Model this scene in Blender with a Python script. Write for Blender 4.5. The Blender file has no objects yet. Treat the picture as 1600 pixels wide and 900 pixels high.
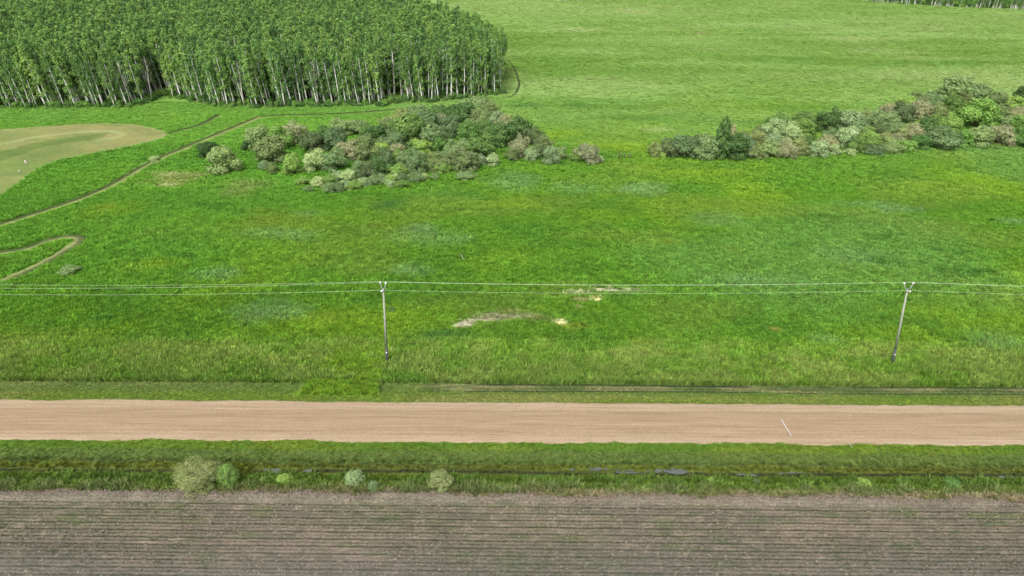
import bpy, math, random
import numpy as np
from mathutils import Matrix, Vector, Euler

sc = bpy.context.scene
# ------------------------------------------------------------------ camera
CAM_H = 55.0; PITCH = 28.0; ROLL = 0.38; FPX = 1067.0
cd = bpy.data.cameras.new('camera'); cam = bpy.data.objects.new('camera', cd)
sc.collection.objects.link(cam); sc.camera = cam
cd.sensor_width = 36.0; cd.lens = FPX/1600*36; cd.clip_start = 0.5; cd.clip_end = 9000
Rm = (Matrix.Rotation(math.radians(90-PITCH), 3, 'X') @ Matrix.Rotation(math.radians(ROLL), 3, 'Z'))
cam.location = (0, 0, CAM_H); cam.rotation_euler = Rm.to_euler()
RN = np.array(Rm)
# ------------------------------------------------------------------ light
SUN_EL, SUN_AZ = 52.0, 200.0        # azimuth the light comes from, clockwise from +Y (behind the camera, a little left)
w = bpy.data.worlds.new('World'); sc.world = w; w.use_nodes = True
nt = w.node_tree; bg = nt.nodes['Background']
sky = nt.nodes.new('ShaderNodeTexSky'); sky.sky_type = 'NISHITA'; sky.sun_disc = False
sky.sun_elevation = math.radians(SUN_EL); sky.sun_rotation = math.radians(SUN_AZ)
sky.air_density = 1.0; sky.dust_density = 5.0; sky.ozone_density = 0.6
hs = nt.nodes.new('ShaderNodeHueSaturation'); hs.inputs['Saturation'].default_value = 0.22   # cloud veil: greyer sky
nt.links.new(sky.outputs[0], hs.inputs['Color']); nt.links.new(hs.outputs[0], bg.inputs[0])
bg.inputs[1].default_value = 0.13
sd = bpy.data.lights.new('sun', 'SUN'); sd.energy = 1.5; sd.angle = math.radians(18); sd.color = (1, .97, .92)
so = bpy.data.objects.new('sun', sd); sc.collection.objects.link(so)
az, el = math.radians(SUN_AZ), math.radians(SUN_EL)
so.rotation_euler = Vector((math.sin(az)*math.cos(el), math.cos(az)*math.cos(el), math.sin(el))).to_track_quat('Z', 'Y').to_euler()
sc.view_settings.view_transform = 'Standard'; sc.view_settings.look = 'None'
sc.view_settings.exposure = 1.0; sc.view_settings.gamma = 1.0
sc.cycles.max_bounces = 6; sc.cycles.diffuse_bounces = 3; sc.cycles.transparent_max_bounces = 4
sc.cycles.transmission_bounces = 3

# ------------------------------------------------------------------ numeric helpers
def sm(a, b, t):
    t = np.clip((t-a)/(b-a), 0, 1); return t*t*(3-2*t)
def _h(ix, iy, seed):
    n = (ix.astype(np.int64)*374761393 + iy.astype(np.int64)*668265263 + seed*1442695041) & 0xffffffff
    n = ((n ^ (n >> 13))*1274126177) & 0xffffffff
    n = n ^ (n >> 16)
    return (n & 0xffffff)/float(0xffffff)
def vnoise(x, y, seed=0):
    x = np.asarray(x, float); y = np.asarray(y, float)
    ix = np.floor(x); iy = np.floor(y); fx = x-ix; fy = y-iy
    fx = fx*fx*(3-2*fx); fy = fy*fy*(3-2*fy)
    a = _h(ix, iy, seed); b = _h(ix+1, iy, seed); c = _h(ix, iy+1, seed); d = _h(ix+1, iy+1, seed)
    return (a*(1-fx)+b*fx)*(1-fy) + (c*(1-fx)+d*fx)*fy
def fbm(x, y, s, o=4, seed=0, ax=1.0):
    r = 0; a = .5; t = 0; X = np.asarray(x, float)/(s*ax); Y = np.asarray(y, float)/s
    for k in range(o):
        c, q = math.cos(.5*k), math.sin(.5*k)
        if ax == 1.0: u, v = X*c-Y*q, X*q+Y*c
        else: u, v = X, Y
        r = r + a*vnoise(u*2**k+17.3*k, v*2**k+9.1*k, seed+k*7); t += a; a *= .55
    return r/t
def mixc(c, d, t):
    t = np.asarray(t)[..., None]; return c*(1-t)+np.asarray(d)*t

# cross-section of the land along the depth axis
ZY = [(-900, 0), (55.6, 0), (56.6, -.15), (57.6, -.55), (58.6, -.85), (59.4, -.8), (60.6, -.35), (62.9, .20), (63.7, .3), (67.5, .42),
      (71.1, .3), (72.1, .12), (74.2, -.35), (75.6, -.45), (77.0, -.25), (79, 0), (9000, 0)]
zx = np.array([a for a, b in ZY], float); zz = np.array([b for a, b in ZY], float)
def road_c(x): return 0.0*np.asarray(x, float)
def terr(x, y):
    x = np.asarray(x, float); y = np.asarray(y, float)
    z = np.interp(y, zx, zz)
    # grassed field approach that bridges the far ditch
    m = sm(-28.4, -27.0, x)*(1-sm(-18.2, -17.2, x))*sm(71.5, 72.5, y)*(1-sm(79, 82, y))
    z = z*(1-m) + m*.12
    bump = (fbm(x, y, 3.0, 3, 5)-.5)*.35*sm(77, 84, y)*(1-sm(110, 118, y))
    bump = bump + (fbm(x, y, 1.2, 2, 9)-.5)*.22*sm(55.6, 56.2, y)*(1-sm(62, 63.4, y))
    return z + bump
def G(px, py, z=None):
    """where the ray through a pixel of the photograph meets the ground"""
    px = np.asarray(px, float); py = np.asarray(py, float)
    d = np.stack([(px-800)/FPX, -(py-450)/FPX, -np.ones_like(px)], -1) @ RN.T
    zt = np.zeros_like(px) if z is None else np.full_like(px, z)
    for _ in range(1 if z is not None else 6):
        t = (zt-CAM_H)/d[..., 2]; X = d[..., 0]*t; Y = d[..., 1]*t
        if z is None: zt = terr(X, Y)
    return X, Y
def scale_at(x, y, z=0):
    """pixels of the photograph per metre at a point"""
    v = np.array([x, y, z-CAM_H]) @ RN
    return FPX/(-v[2])
rng = np.random.default_rng(7); random.seed(7)

# ------------------------------------------------------------------ mesh helpers
col = sc.collection
def mesh_np(name, v, f, mats=(), tint=None, smooth=False, mi=None, uvname=None):
    v = np.asarray(v, np.float32); f = np.asarray(f, np.int32)
    me = bpy.data.meshes.new(name); n, k = f.shape
    me.vertices.add(len(v)); me.vertices.foreach_set('co', v.ravel())
    me.loops.add(n*k); me.loops.foreach_set('vertex_index', f.ravel())
    me.polygons.add(n); me.polygons.foreach_set('loop_start', np.arange(n, dtype=np.int32)*k)
    for m in mats: me.materials.append(m)
    if mi is not None: me.polygons.foreach_set('material_index', np.asarray(mi, np.int32))
    if smooth: me.polygons.foreach_set('use_smooth', np.ones(n, bool))
    if tint is not None:
        a = me.attributes.new('tint', 'FLOAT_COLOR', 'POINT')
        a.data.foreach_set('color', np.concatenate([tint, np.ones((len(tint), 1))], 1).astype(np.float32).ravel())
    me.update(calc_edges=True); me.validate()
    return me
def link(name, me, parent=None, **kw):
    o = bpy.data.objects.new(name, me); col.objects.link(o)
    if parent: o.parent = parent
    for k, v in kw.items(): o[k] = v
    return o
def thing(name, label, cat, loc, rz=0, group=None):
    o = bpy.data.objects.new(name, None); col.objects.link(o)
    o.location = loc; o.rotation_euler = (0, 0, rz); o.empty_display_size = .3
    o['label'] = label; o['category'] = cat
    if group: o['group'] = group
    return o
class MB:
    def __init__(s): s.v = []; s.f = []; s.n = 0
    def add(s, v, f):
        s.v.append(np.asarray(v, float)); s.f.append(np.asarray(f, int)+s.n); s.n += len(v)
    def tube(s, pts, rad, sides=6, cap=True):
        pts = [Vector(p) for p in pts]; k = len(pts); V = []
        for i, p in enumerate(pts):
            t = (pts[min(i+1, k-1)]-pts[max(i-1, 0)]).normalized()
            a = t.orthogonal().normalized() if i == 0 else (pa - t*pa.dot(t)).normalized()
            pa = a; b = t.cross(a)
            r = rad[i] if hasattr(rad, '__len__') else rad
            for j in range(sides):
                q = 2*math.pi*j/sides; V.append(p+(a*math.cos(q)+b*math.sin(q))*r)
        F = [(i*sides+j, i*sides+(j+1) % sides, (i+1)*sides+(j+1) % sides, (i+1)*sides+j) for i in range(k-1) for j in range(sides)]
        if cap:
            for i, fl in ((0, 1), (k-1, 0)):
                c = len(V); V.append(pts[i])
                for j in range(sides):
                    a, b = i*sides+j, i*sides+(j+1) % sides
                    F.append((c, b, a, a) if fl else (c, a, b, b))
        s.add([tuple(p) for p in V], F)
    def box(s, c, h, M=None):
        V = []
        for x in (-1, 1):
            for y in (-1, 1):
                for z in (-1, 1):
                    p = Vector((x*h[0], y*h[1], z*h[2]))
                    if M: p = M @ p
                    V.append(tuple(p+Vector(c)))
        s.add(V, [(0, 1, 3, 2), (4, 6, 7, 5), (0, 4, 5, 1), (2, 3, 7, 6), (0, 2, 6, 4), (1, 5, 7, 3)])
    def mesh(s, name, mats, smooth=False):
        v = np.concatenate(s.v); f = np.concatenate(s.f)
        me = bpy.data.meshes.new(name)
        me.from_pydata(v.tolist(), [], [tuple(dict.fromkeys(q)) for q in f.tolist()])
        for m in mats: me.materials.append(m)
        if smooth: me.polygons.foreach_set('use_smooth', np.ones(len(me.polygons), bool))
        me.update(); return me

# ------------------------------------------------------------------ materials
def newmat(name):
    m = bpy.data.materials.new(name); m.use_nodes = True
    n = m.node_tree.nodes; l = m.node_tree.links
    for x in list(n): n.remove(x)
    out = n.new('ShaderNodeOutputMaterial'); return m, n, l, out
def N(n, t, **kw):
    x = n.new(t)
    for k, v in kw.items(): setattr(x, k, v)
    return x
def noise(n, l, vec, scale, detail=4, rough=.6):
    t = N(n, 'ShaderNodeTexNoise'); t.inputs['Scale'].default_value = scale
    t.inputs['Detail'].default_value = detail; t.inputs['Roughness'].default_value = rough
    if vec is not None: l.new(vec, t.inputs['Vector'])
    return t.outputs['Fac']
def rampc(n, l, fac, stops):
    r = N(n, 'ShaderNodeValToRGB'); e = r.color_ramp.elements
    while len(e) < len(stops): e.new(.5)
    for i, (p, c) in enumerate(stops): e[i].position = p; e[i].color = (*c, 1) if len(c) == 3 else c
    l.new(fac, r.inputs[0]); return r.outputs[0]
def mul(n, l, a, b):
    x = N(n, 'ShaderNodeMix', data_type='RGBA', blend_type='MULTIPLY'); x.inputs[0].default_value = 1
    l.new(a, x.inputs[6]); l.new(b, x.inputs[7]); return x.outputs[2]
def mapping(n, l, vec, s):
    m = N(n, 'ShaderNodeMapping'); m.inputs['Scale'].default_value = s; l.new(vec, m.inputs[0]); return m.outputs[0]
def g3(v): return (v, v, v)

def mat_tinted(name, lo, hi, scale, bump=.0, stretch=(1, 1, 1), rough=.95, scale2=None, streak=None):
    """ground material: colour of the plants/soil from the 'tint' attribute, fine grain from noise"""
    m, n, l, out = newmat(name)
    at = N(n, 'ShaderNodeAttribute', attribute_name='tint'); geo = N(n, 'ShaderNodeNewGeometry')
    vec = mapping(n, l, geo.outputs['Position'], stretch)
    f = noise(n, l, vec, scale, 5, .7)
    c = mul(n, l, at.outputs['Color'], rampc(n, l, f, [(.32, g3(lo)), (.68, g3(hi))]))
    if scale2:
        f2 = noise(n, l, vec, scale2, 3, .6)
        c = mul(n, l, c, rampc(n, l, f2, [(.3, (.82, .86, .8)), (.7, (1.2, 1.14, 1.1))]))
    if streak:
        v3 = mapping(n, l, geo.outputs['Position'], (.035, 1, 0)); f3 = noise(n, l, v3, streak, 6, .75)
        c = mul(n, l, c, rampc(n, l, f3, [(.34, (.80, .78, .75)), (.5, (1, 1, 1)), (.66, (1.16, 1.17, 1.19))]))
    b = N(n, 'ShaderNodeBsdfPrincipled'); b.inputs['Roughness'].default_value = rough
    b.inputs['Specular IOR Level'].default_value = .15
    l.new(c, b.inputs['Base Color'])
    if bump:
        bp = N(n, 'ShaderNodeBump'); bp.inputs['Strength'].default_value = bump; bp.inputs['Distance'].default_value = .15
        l.new(f, bp.inputs['Height']); l.new(bp.outputs[0], b.inputs['Normal'])
    l.new(b.outputs[0], out.inputs[0]); return m
def mat_leaf(name, c1, c2, scale=1.2, trans=.35, rnd=.35, lo=.38, hi=.62):
    m, n, l, out = newmat(name)
    tc = N(n, 'ShaderNodeTexCoord'); oi = N(n, 'ShaderNodeObjectInfo')
    f = noise(n, l, tc.outputs['Object'], scale, 3, .7)
    c = rampc(n, l, f, [(lo, c1), (hi, c2)])
    r = rampc(n, l, oi.outputs['Random'], [(0, (1-rnd, 1-rnd*.9, 1-rnd*.7)), (.5, (1, 1, 1)), (1, (1+rnd*.9, 1+rnd*.6, 1+rnd*.3))])
    c = mul(n, l, c, r)
    d = N(n, 'ShaderNodeBsdfDiffuse'); t = N(n, 'ShaderNodeBsdfTranslucent'); mx = N(n, 'ShaderNodeMixShader')
    l.new(c, d.inputs[0]); l.new(c, t.inputs[0]); mx.inputs[0].default_value = trans
    l.new(d.outputs[0], mx.inputs[1]); l.new(t.outputs[0], mx.inputs[2]); l.new(mx.outputs[0], out.inputs[0]); return m
def mat_inst(name, trans=.35):
    m, n, l, out = newmat(name)
    at = N(n, 'ShaderNodeAttribute', attribute_name='tint', attribute_type='INSTANCER')
    d = N(n, 'ShaderNodeBsdfDiffuse'); t = N(n, 'ShaderNodeBsdfTranslucent'); mx = N(n, 'ShaderNodeMixShader')
    l.new(at.outputs['Color'], d.inputs[0]); l.new(at.outputs['Color'], t.inputs[0]); mx.inputs[0].default_value = trans
    l.new(d.outputs[0], mx.inputs[1]); l.new(t.outputs[0], mx.inputs[2]); l.new(mx.outputs[0], out.inputs[0]); return m
def mat_solid(name, c1, c2, scale=3, rough=.8, stretch=(1, 1, 1), metal=0, spec=.3, bump=0):
    m, n, l, out = newmat(name)
    tc = N(n, 'ShaderNodeTexCoord'); vec = mapping(n, l, tc.outputs['Object'], stretch)
    f = noise(n, l, vec, scale, 5, .65)
    b = N(n, 'ShaderNodeBsdfPrincipled'); b.inputs['Roughness'].default_value = rough
    b.inputs['Metallic'].default_value = metal; b.inputs['Specular IOR Level'].default_value = spec
    l.new(rampc(n, l, f, [(.35, c1), (.65, c2)]), b.inputs['Base Color'])
    if bump:
        bp = N(n, 'ShaderNodeBump'); bp.inputs['Strength'].default_value = bump; l.new(f, bp.inputs['Height']); l.new(bp.outputs[0], b.inputs['Normal'])
    l.new(b.outputs[0], out.inputs[0]); return m

M_ground = mat_tinted('meadow_ground', .60, 1.32, 2.6, .6, scale2=.5)
M_cut = mat_tinted('cut_grass', .8, 1.18, 1.3, .3, (.5, 1, 1), scale2=.2)
M_road = mat_tinted('road_gravel', .76, 1.2, 9.0, .5, (.45, 1, 1), streak=2.6)
M_soil = mat_tinted('field_soil', .62, 1.35, 4.5, .8, (.6, 1, 1), scale2=.8)
M_inst = mat_inst('grass_blades', .3)
M_straw = mat_inst('straw_bits', .1)
M_bark = mat_solid('aspen_bark', (.42, .41, .38), (.80, .78, .74), 1.2, .85, (6, 6, 1.2))
M_greybark = mat_solid('shrub_bark', (.09, .07, .055), (.24, .20, .17), 4, .9)
M_dead = mat_solid('dead_wood', (.34, .31, .28), (.55, .52, .48), 2, .9, (4, 4, 1))

LEAF = {
 'green':  mat_leaf('leaf_dark_green', (0.091, 0.172, 0.051), (0.169, 0.286, 0.089), 6, .36),
 'dark':   mat_leaf('leaf_deep_green', (0.061, 0.121, 0.040), (0.112, 0.192, 0.065), 6, .36),
 'sage':   mat_leaf('leaf_sage', (0.144, 0.229, 0.087), (0.270, 0.383, 0.163), 7, .36),
 'olive':  mat_leaf('leaf_olive', (0.147, 0.206, 0.076), (0.270, 0.341, 0.139), 7, .36),
 'pale':   mat_leaf('leaf_pale', (0.201, 0.306, 0.119), (0.409, 0.529, 0.259), 8, .36, lo=.38, hi=.58),
 'pink':   mat_leaf('twig_pinkish', (0.193, 0.227, 0.107), (0.338, 0.356, 0.194), 7, .2, .2),
 'tan':    mat_leaf('leaf_tan', (0.156, 0.210, 0.075), (0.297, 0.345, 0.154), 14, .3, .2, lo=.36, hi=.6),
 'bright': mat_leaf('leaf_bright', (0.188, 0.313, 0.069), (0.311, 0.471, 0.123), 7, .3),
 'vivid':  mat_leaf('leaf_vivid', (0.105, 0.219, 0.050), (0.195, 0.353, 0.092), 6, .3),
}
M_aspen = mat_leaf('leaf_aspen', (.092, .200, .054), (.235, .400, .118), .55, .35, .42)
M_aspen_y = mat_leaf('leaf_aspen_light', (.122, .240, .060), (.290, .450, .128), .55, .35, .3)

# ------------------------------------------------------------------ layout traced on the ground
def PL(pts): X, Y = G([p[0] for p in pts], [p[1] for p in pts], 0.0); return np.stack([X, Y], 1)
def resample(P, n, closed=False):
    if closed: P = np.vstack([P, P[:1]])
    # Catmull-Rom for soft bends
    Q = []
    m = len(P)
    for i in range(m-1):
        p0 = P[i-1] if i > 0 else (P[-2] if closed else P[0]); p1 = P[i]; p2 = P[i+1]; p3 = P[i+2] if i+2 < m else (P[1] if closed else P[-1])
        for t in np.linspace(0, 1, 12, endpoint=False):
            Q.append(.5*((2*p1)+(-p0+p2)*t+(2*p0-5*p1+4*p2-p3)*t*t+(-p0+3*p1-3*p2+p3)*t**3))
    Q.append(P[-1]); Q = np.array(Q)
    s = np.concatenate([[0], np.cumsum(np.linalg.norm(np.diff(Q, axis=0), axis=1))])
    u = np.linspace(0, s[-1], n, endpoint=not closed)
    return np.stack([np.interp(u, s, Q[:, 0]), np.interp(u, s, Q[:, 1])], 1)
def dist_pl(x, y, P):
    x = np.asarray(x, float); y = np.asarray(y, float)
    d = np.full(x.shape, 1e9)
    for i in range(len(P)-1):
        a = P[i]; b = P[i+1]; ab = b-a; L = (ab**2).sum()+1e-9
        t = np.clip(((x-a[0])*ab[0]+(y-a[1])*ab[1])/L, 0, 1)
        d = np.minimum(d, np.hypot(x-a[0]-t*ab[0], y-a[1]-t*ab[1]))
    return d
def inside(x, y, P):
    x = np.asarray(x, float); y = np.asarray(y, float); r = np.zeros(x.shape, bool); n = len(P)
    for i in range(n):
        x1, y1 = P[i]; x2, y2 = P[(i+1) % n]
        if y1 == y2: continue
        c = ((y1 > y) != (y2 > y)) & (x < (x2-x1)*(y-y1)/(y2-y1)+x1); r ^= c
    return r
TRACK_A = resample(PL([(-60, 372), (0, 352), (60, 333), (120, 313), (170, 292), (215, 266), (245, 250), (285, 233), (330, 214), (372, 197), (407, 182)]), 90)
TRACK_A2 = resample(PL([(407, 182), (440, 180), (500, 179), (560, 176), (620, 171), (660, 167)]), 40)
TRACK_B = resample(PL([(262, 209), (285, 203), (308, 197), (325, 189), (342, 179)]), 30)
TRACK_D = resample(PL([(-60, 408), (0, 396), (40, 389), (70, 378), (100, 371), (121, 371), (122, 378), (100, 393), (70, 410), (40, 424), (0, 441), (-50, 464)]), 110)
TRACK_E = resample(PL([(793, 93), (802, 104), (808, 118), (811, 132), (806, 145), (796, 152)]), 30)
HAY = resample(PL([(-260, 215), (-100, 205), (0, 202), (70, 197), (130, 193.5), (185, 193), (232, 198), (262, 209), (252, 216), (215, 227), (150, 240), (95, 251), (55, 268), (25, 290), (0, 307), (-80, 345), (-200, 330)]), 150, True)
HAYLOOP = resample(PL([(-100, 240), (0, 226), (40, 217), (80, 211), (130, 206.5), (170, 205), (188, 208), (186, 214), (150, 221)]), 60)
ROAD_Y0, ROAD_Y1 = 63.45, 71.35
def road_near(x): return ROAD_Y0 + (fbm(x, x*0, 6, 5, 31)-.5)*.7 + (fbm(x, x*0, .5, 2, 32)-.5)*.22
def road_far(x): return ROAD_Y1 + (fbm(x, x*0, 5, 5, 41)-.5)*.6 + (fbm(x, x*0, .5, 2, 42)-.5)*.22
FIELD_Y = 55.2
def field_edge(x): return FIELD_Y - .004*np.asarray(x, float) + (fbm(x, x*0, 3.5, 4, 51)-.5)*1.3

# blotches of other vegetation: (px, py, rx px, ry px, colour, strength)
BLUE = (.125, .215, .085); DARK = (.040, .115, .018); BROWN = (.26, .205, .115); TAN = (.36, .31, .19); YEL = (.17, .25, .02); RUST = (.155, .175, .028); DEEP = (.03, .10, .03)
BL = [(420, 490, 55, 20, BLUE, .8), (340, 428, 45, 11, BLUE, .7), (800, 285, 50, 16, BLUE, .7), (1000, 298, 45, 10, BLUE, .8), (900, 296, 40, 10, BLUE, .5),
      (670, 375, 70, 16, BLUE, .6), (660, 360, 25, 8, BLUE, .7), (1335, 405, 80, 18, BLUE, .5), (1400, 329, 40, 8, BLUE, .8), (1130, 345, 60, 16, BLUE, .5), (440, 368, 60, 10, BLUE, .6),
      (1560, 535, 60, 25, BLUE, .6), (1290, 535, 30, 12, BLUE, .5), (1580, 348, 30, 6, BLUE, .6), (480, 335, 26, 7, BLUE, .5), (610, 322, 30, 10, DEEP, .6), (1165, 437, 25, 7, BLUE, .4), (1350, 320, 60, 6, BLUE, .5),
      (640, 425, 40, 12, BLUE, .6), (1180, 440, 90, 12, BLUE, .4),
      (690, 527, 60, 13, DEEP, .7), (1500, 425, 55, 9, DARK, .85), (1380, 410, 30, 9, DARK, .7), (1560, 440, 20, 5, DARK, .8), (1290, 340, 40, 5, DARK, .8), (500, 545, 120, 26, DARK, .5),
      (1240, 385, 40, 6, DARK, .5), (1380, 372, 24, 5, DARK, .8), (1505, 395, 20, 4, DARK, .7), (1470, 392, 26, 4, DARK, .7), (330, 322, 40, 5, DARK, .7), (280, 402, 18, 5, DARK, .9), (50, 410, 16, 4, DARK, .5), (160, 498, 18, 5, DARK, .7),
      (850, 525, 150, 18, DARK, .35), (1000, 540, 100, 12, DARK, .4), (1420, 505, 60, 14, DARK, .6), (1560, 545, 80, 4, DARK, .6), (755, 312, 20, 4, DARK, .6), (830, 330, 14, 3, DARK, .6), (720, 430, 26, 6, DARK, .5),
      (985, 185, 60, 5, DARK, .55), (900, 165, 30, 4, DEEP, .5), (1010, 110, 90, 7, DARK, .25), (1240, 95, 120, 6, DARK, .25), (1480, 100, 80, 5, DARK, .3), (820, 165, 34, 5, DEEP, .6), (1140, 190, 120, 8, DARK, .3), (1110, 78, 40, 4, TAN, .12),
      (1096, 51, 10, 2, BROWN, .8), (1300, 25, 3, 1, BROWN, .9), (990, 18, 40, 4, TAN, .3), (1470, 45, 60, 5, TAN, .2), (1350, 60, 70, 5, TAN, .15), (905, 46, 50, 3, TAN, .25), (1030, 203, 30, 5, TAN, .3), (1040, 176, 20, 3, TAN, .2),
      (275, 283, 48, 12, BROWN, .5), (265, 273, 30, 5, TAN, .6), (262, 290, 24, 4, TAN, .6), (385, 292, 50, 10, BROWN, .35), (370, 303, 40, 7, BROWN, .25), (310, 274, 22, 4, BROWN, .6), (165, 326, 18, 6, RUST, .6),
      (430, 345, 70, 22, RUST, .45), (240, 255, 14, 4, TAN, .5), (590, 355, 20, 8, RUST, .4),
      (722, 507, 17, 6, (.36, .32, .26), 1.5), (750, 500, 36, 4, (.30, .27, .20), 1.2), (790, 495, 62, 5, (.27, .24, .17), .9), (800, 487, 20, 3, BROWN, .6), (845, 500, 30, 5, BROWN, .4),
      (876, 505, 11, 4, (.62, .55, .33), 1.4), (955, 454, 26, 3.5, (.36, .32, .26), 1.5), (905, 459, 28, 3, (.27, .25, .18), .95), (934, 468, 10, 3, (.55, .50, .28), 1.3), (910, 470, 18, 4, BROWN, .7), (905, 482, 8, 2, TAN, .9), (985, 456, 34, 3, (.27, .25, .18), .9),
      (893, 512, 24, 6, RUST, .7), (1010, 535, 26, 7, RUST, .6), (1213, 518, 12, 4, (.25, .22, .05), .8), (1050, 553, 40, 5, RUST, .5), (1140, 390, 20, 6, RUST, .35), (1045, 380, 20, 4, YEL, .6), (640, 560, 30, 10, YEL, .4),
      (500, 500, 70, 10, RUST, .3), (210, 560, 60, 8, YEL, .4), (240, 415, 60, 12, YEL, .5), (170, 330, 60, 16, YEL, .5), (1120, 270, 80, 6, YEL, .5), (960, 230, 60, 8, YEL, .6), (870, 210, 40, 8, YEL, .6)]
BLW = []
for (px, py, rx, ry, c, s) in BL:
    X, Y = G([px, px-rx, px+rx, px, px], [py, py, py, py-ry, py+ry], 0.0)
    BLW.append((X[0], .5*(Y[3]+Y[4]), .5*(X[2]-X[1]), .5*(Y[3]-Y[4]), np.array(c), s))

def veg_color(x, y):
    """base colour of what grows (or lies) at a place"""
    x = np.asarray(x, float); y = np.asarray(y, float)
    n1 = fbm(x, y, 26, 4, 1, 1.6); n2 = fbm(x, y, 9, 4, 2, 1.5); n3 = fbm(x, y, 60, 3, 3, 1.3); n4 = fbm(x, y, 3.2, 3, 4, 1.3); n5 = fbm(x, y, 14, 3, 11, 2.2)
    c = np.broadcast_to(np.array((.082, .180, .018)), x.shape+(3,)).copy()
    c = mixc(c, (.145, .235, .018), sm(.40, .66, n1)*.65)
    c = mixc(c, (.055, .140, .018), sm(.50, .68, n2)*.5)
    c = mixc(c, (.100, .195, .045), sm(.52, .70, n3)*.7)
    c = mixc(c, (.130, .185, .035), sm(.58, .72, n5)*.35)
    # the far open field is coloured paler and yellower with distance
    far = sm(150, 300, y + .12*x)
    cf = mixc(np.broadcast_to(np.array((.150, .245, .055)), x.shape+(3,)), (.205, .300, .092), sm(.38, .68, fbm(x, y, 34, 4, 21, 3.0)))
    cf = mixc(cf, (.105, .200, .030), sm(.52, .70, fbm(x, y, 22, 4, 22, 3.5))*.7)
    cf = mixc(cf, (.24, .30, .12), sm(.56, .74, fbm(x, y, 40, 3, 23, 2.5))*.5)
    c = mixc(c, cf, far*.9)
    c = mixc(c, (.22, .310, .10), sm(330, 640, y)*.35)
    c = c*(1-.10*far*sm(0, 60, x+.2*y))[..., None]
    c = mixc(c, (.105, .190, .030), far*sm(.46, .66, fbm(x, y, 48, 3, 24, 2.0))*.30)
    # left meadow by the wood is a fresher even green
    lf = sm(-20, -60, x)*sm(95, 125, y)*(1-sm(235, 260, y))
    c = mixc(c, (.085, .205, .028), lf*.55)
    wx = (fbm(x, y, 5, 3, 61)-.5)*1.1; wy = (fbm(x, y, 5, 3, 62)-.5)*1.1
    for (cx, cy, rx, ry, cc, s) in BLW:
        k = (np.abs(x-cx) < rx*2.2) & (np.abs(y-cy) < ry*2.2)
        if not k.any(): continue
        q = np.hypot((x[k]-cx)/rx+wx[k]*.9, (y[k]-cy)/ry+wy[k]*.9)
        t = np.clip((1-sm(.2, 1.35, q))*(s*.8 if s < 1 else s)*(.6+.8*fbm(x[k], y[k], 1.6, 3, 63)), 0, 1)
        c[k] = mixc(c[k], cc, t)
    # strip of taller yellow-green grass before the far ditch
    b = sm(76.1, 76.7, y+.6*(n4-.5))*(1-sm(83, 88, y+3*(n2-.5)))
    c = mixc(c, mixc(np.broadcast_to(np.array((.125, .225, .032)), x.shape+(3,)), (.190, .250, .060), sm(.35, .65, n4)), b*.8)
    # approach
    ap = sm(-28.8, -27.4, x-.35*(y-73)+1.5*n4)*(1-sm(-18.0, -17.2, x+.6*n4))*sm(72.4, 73, y)*(1-sm(82, 86, y))
    # far verge
    v = sm(70.6, 71.2, y)*(1-sm(76.1, 76.5, y))
    fv = mixc(np.broadcast_to(np.array((.115, .170, .025)), x.shape+(3,)), (.165, .185, .05), sm(.4, .7, fbm(x, y, 4, 3, 71, 6)))
    fv = mixc(fv, (.085, .150, .03), sm(73.2, 73.8, y)*.6)
    right = sm(-14, -8, x)
    st = sm(74.5, 74.8, y)*(1-sm(76.1, 76.4, y))
    fv = mixc(fv, mixc(np.broadcast_to(np.array((.10, .13, .045)), x.shape+(3,)), (.185, .185, .085), sm(.45, .65, fbm(x, y, .9, 3, 73, 7))), st*(.25+.75*right))
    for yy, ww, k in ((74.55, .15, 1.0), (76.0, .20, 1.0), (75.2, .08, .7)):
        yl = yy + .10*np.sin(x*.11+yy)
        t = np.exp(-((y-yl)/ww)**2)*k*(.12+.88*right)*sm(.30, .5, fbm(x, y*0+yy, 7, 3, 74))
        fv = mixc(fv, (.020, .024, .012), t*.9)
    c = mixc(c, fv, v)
    c = mixc(c, (.135, .235, .022), ap*.85)
    # near verge, from the road down through the wet ditch to the ploughed edge
    v = 1-sm(64.0, 64.8, y)
    q = y + (n4-.5)*.5
    nv = mixc(np.broadcast_to(np.array((.080, .160, .016)), x.shape+(3,)), (.125, .190, .020), sm(.4, .7, fbm(x, y, 5, 4, 81, 3)))
    nv = mixc(nv, (.090, .135, .035), (1-sm(61.9, 62.6, q))*.75)
    nv = mixc(nv, (.105, .140, .018), (1-sm(60.2, 60.7, q))*.9)
    nv = mixc(nv, (.080, .145, .020), (1-sm(59.0, 59.4, q))*.9)
    nv = mixc(nv, (.100, .172, .030), (1-sm(57.3, 57.8, q))*.9)
    dry = (1-sm(55.4, 56.8, q+1.2*(fbm(x, y, 6, 3, 83)-.5)))*(.35+.65*sm(-36, -24, x))
    nv = mixc(nv, mixc(np.broadcast_to(np.array((.140, .160, .060)), x.shape+(3,)), (.255, .225, .145), sm(.35, .65, fbm(x, y, .8, 3, 84, 1.6))), dry*.85)
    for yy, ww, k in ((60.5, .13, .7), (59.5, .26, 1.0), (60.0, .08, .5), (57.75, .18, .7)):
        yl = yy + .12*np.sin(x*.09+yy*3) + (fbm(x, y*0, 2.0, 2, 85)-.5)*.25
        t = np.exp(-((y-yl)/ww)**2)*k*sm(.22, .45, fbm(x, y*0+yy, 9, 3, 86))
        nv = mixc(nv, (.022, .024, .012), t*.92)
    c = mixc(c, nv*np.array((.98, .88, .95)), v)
    k = 1+.16*sm(78, 86, y)*(1-sm(190, 300, y)); return (c*np.array((1.12, 1.20, 1.10))+np.array((0, 0, .003)))*k[..., None]

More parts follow.
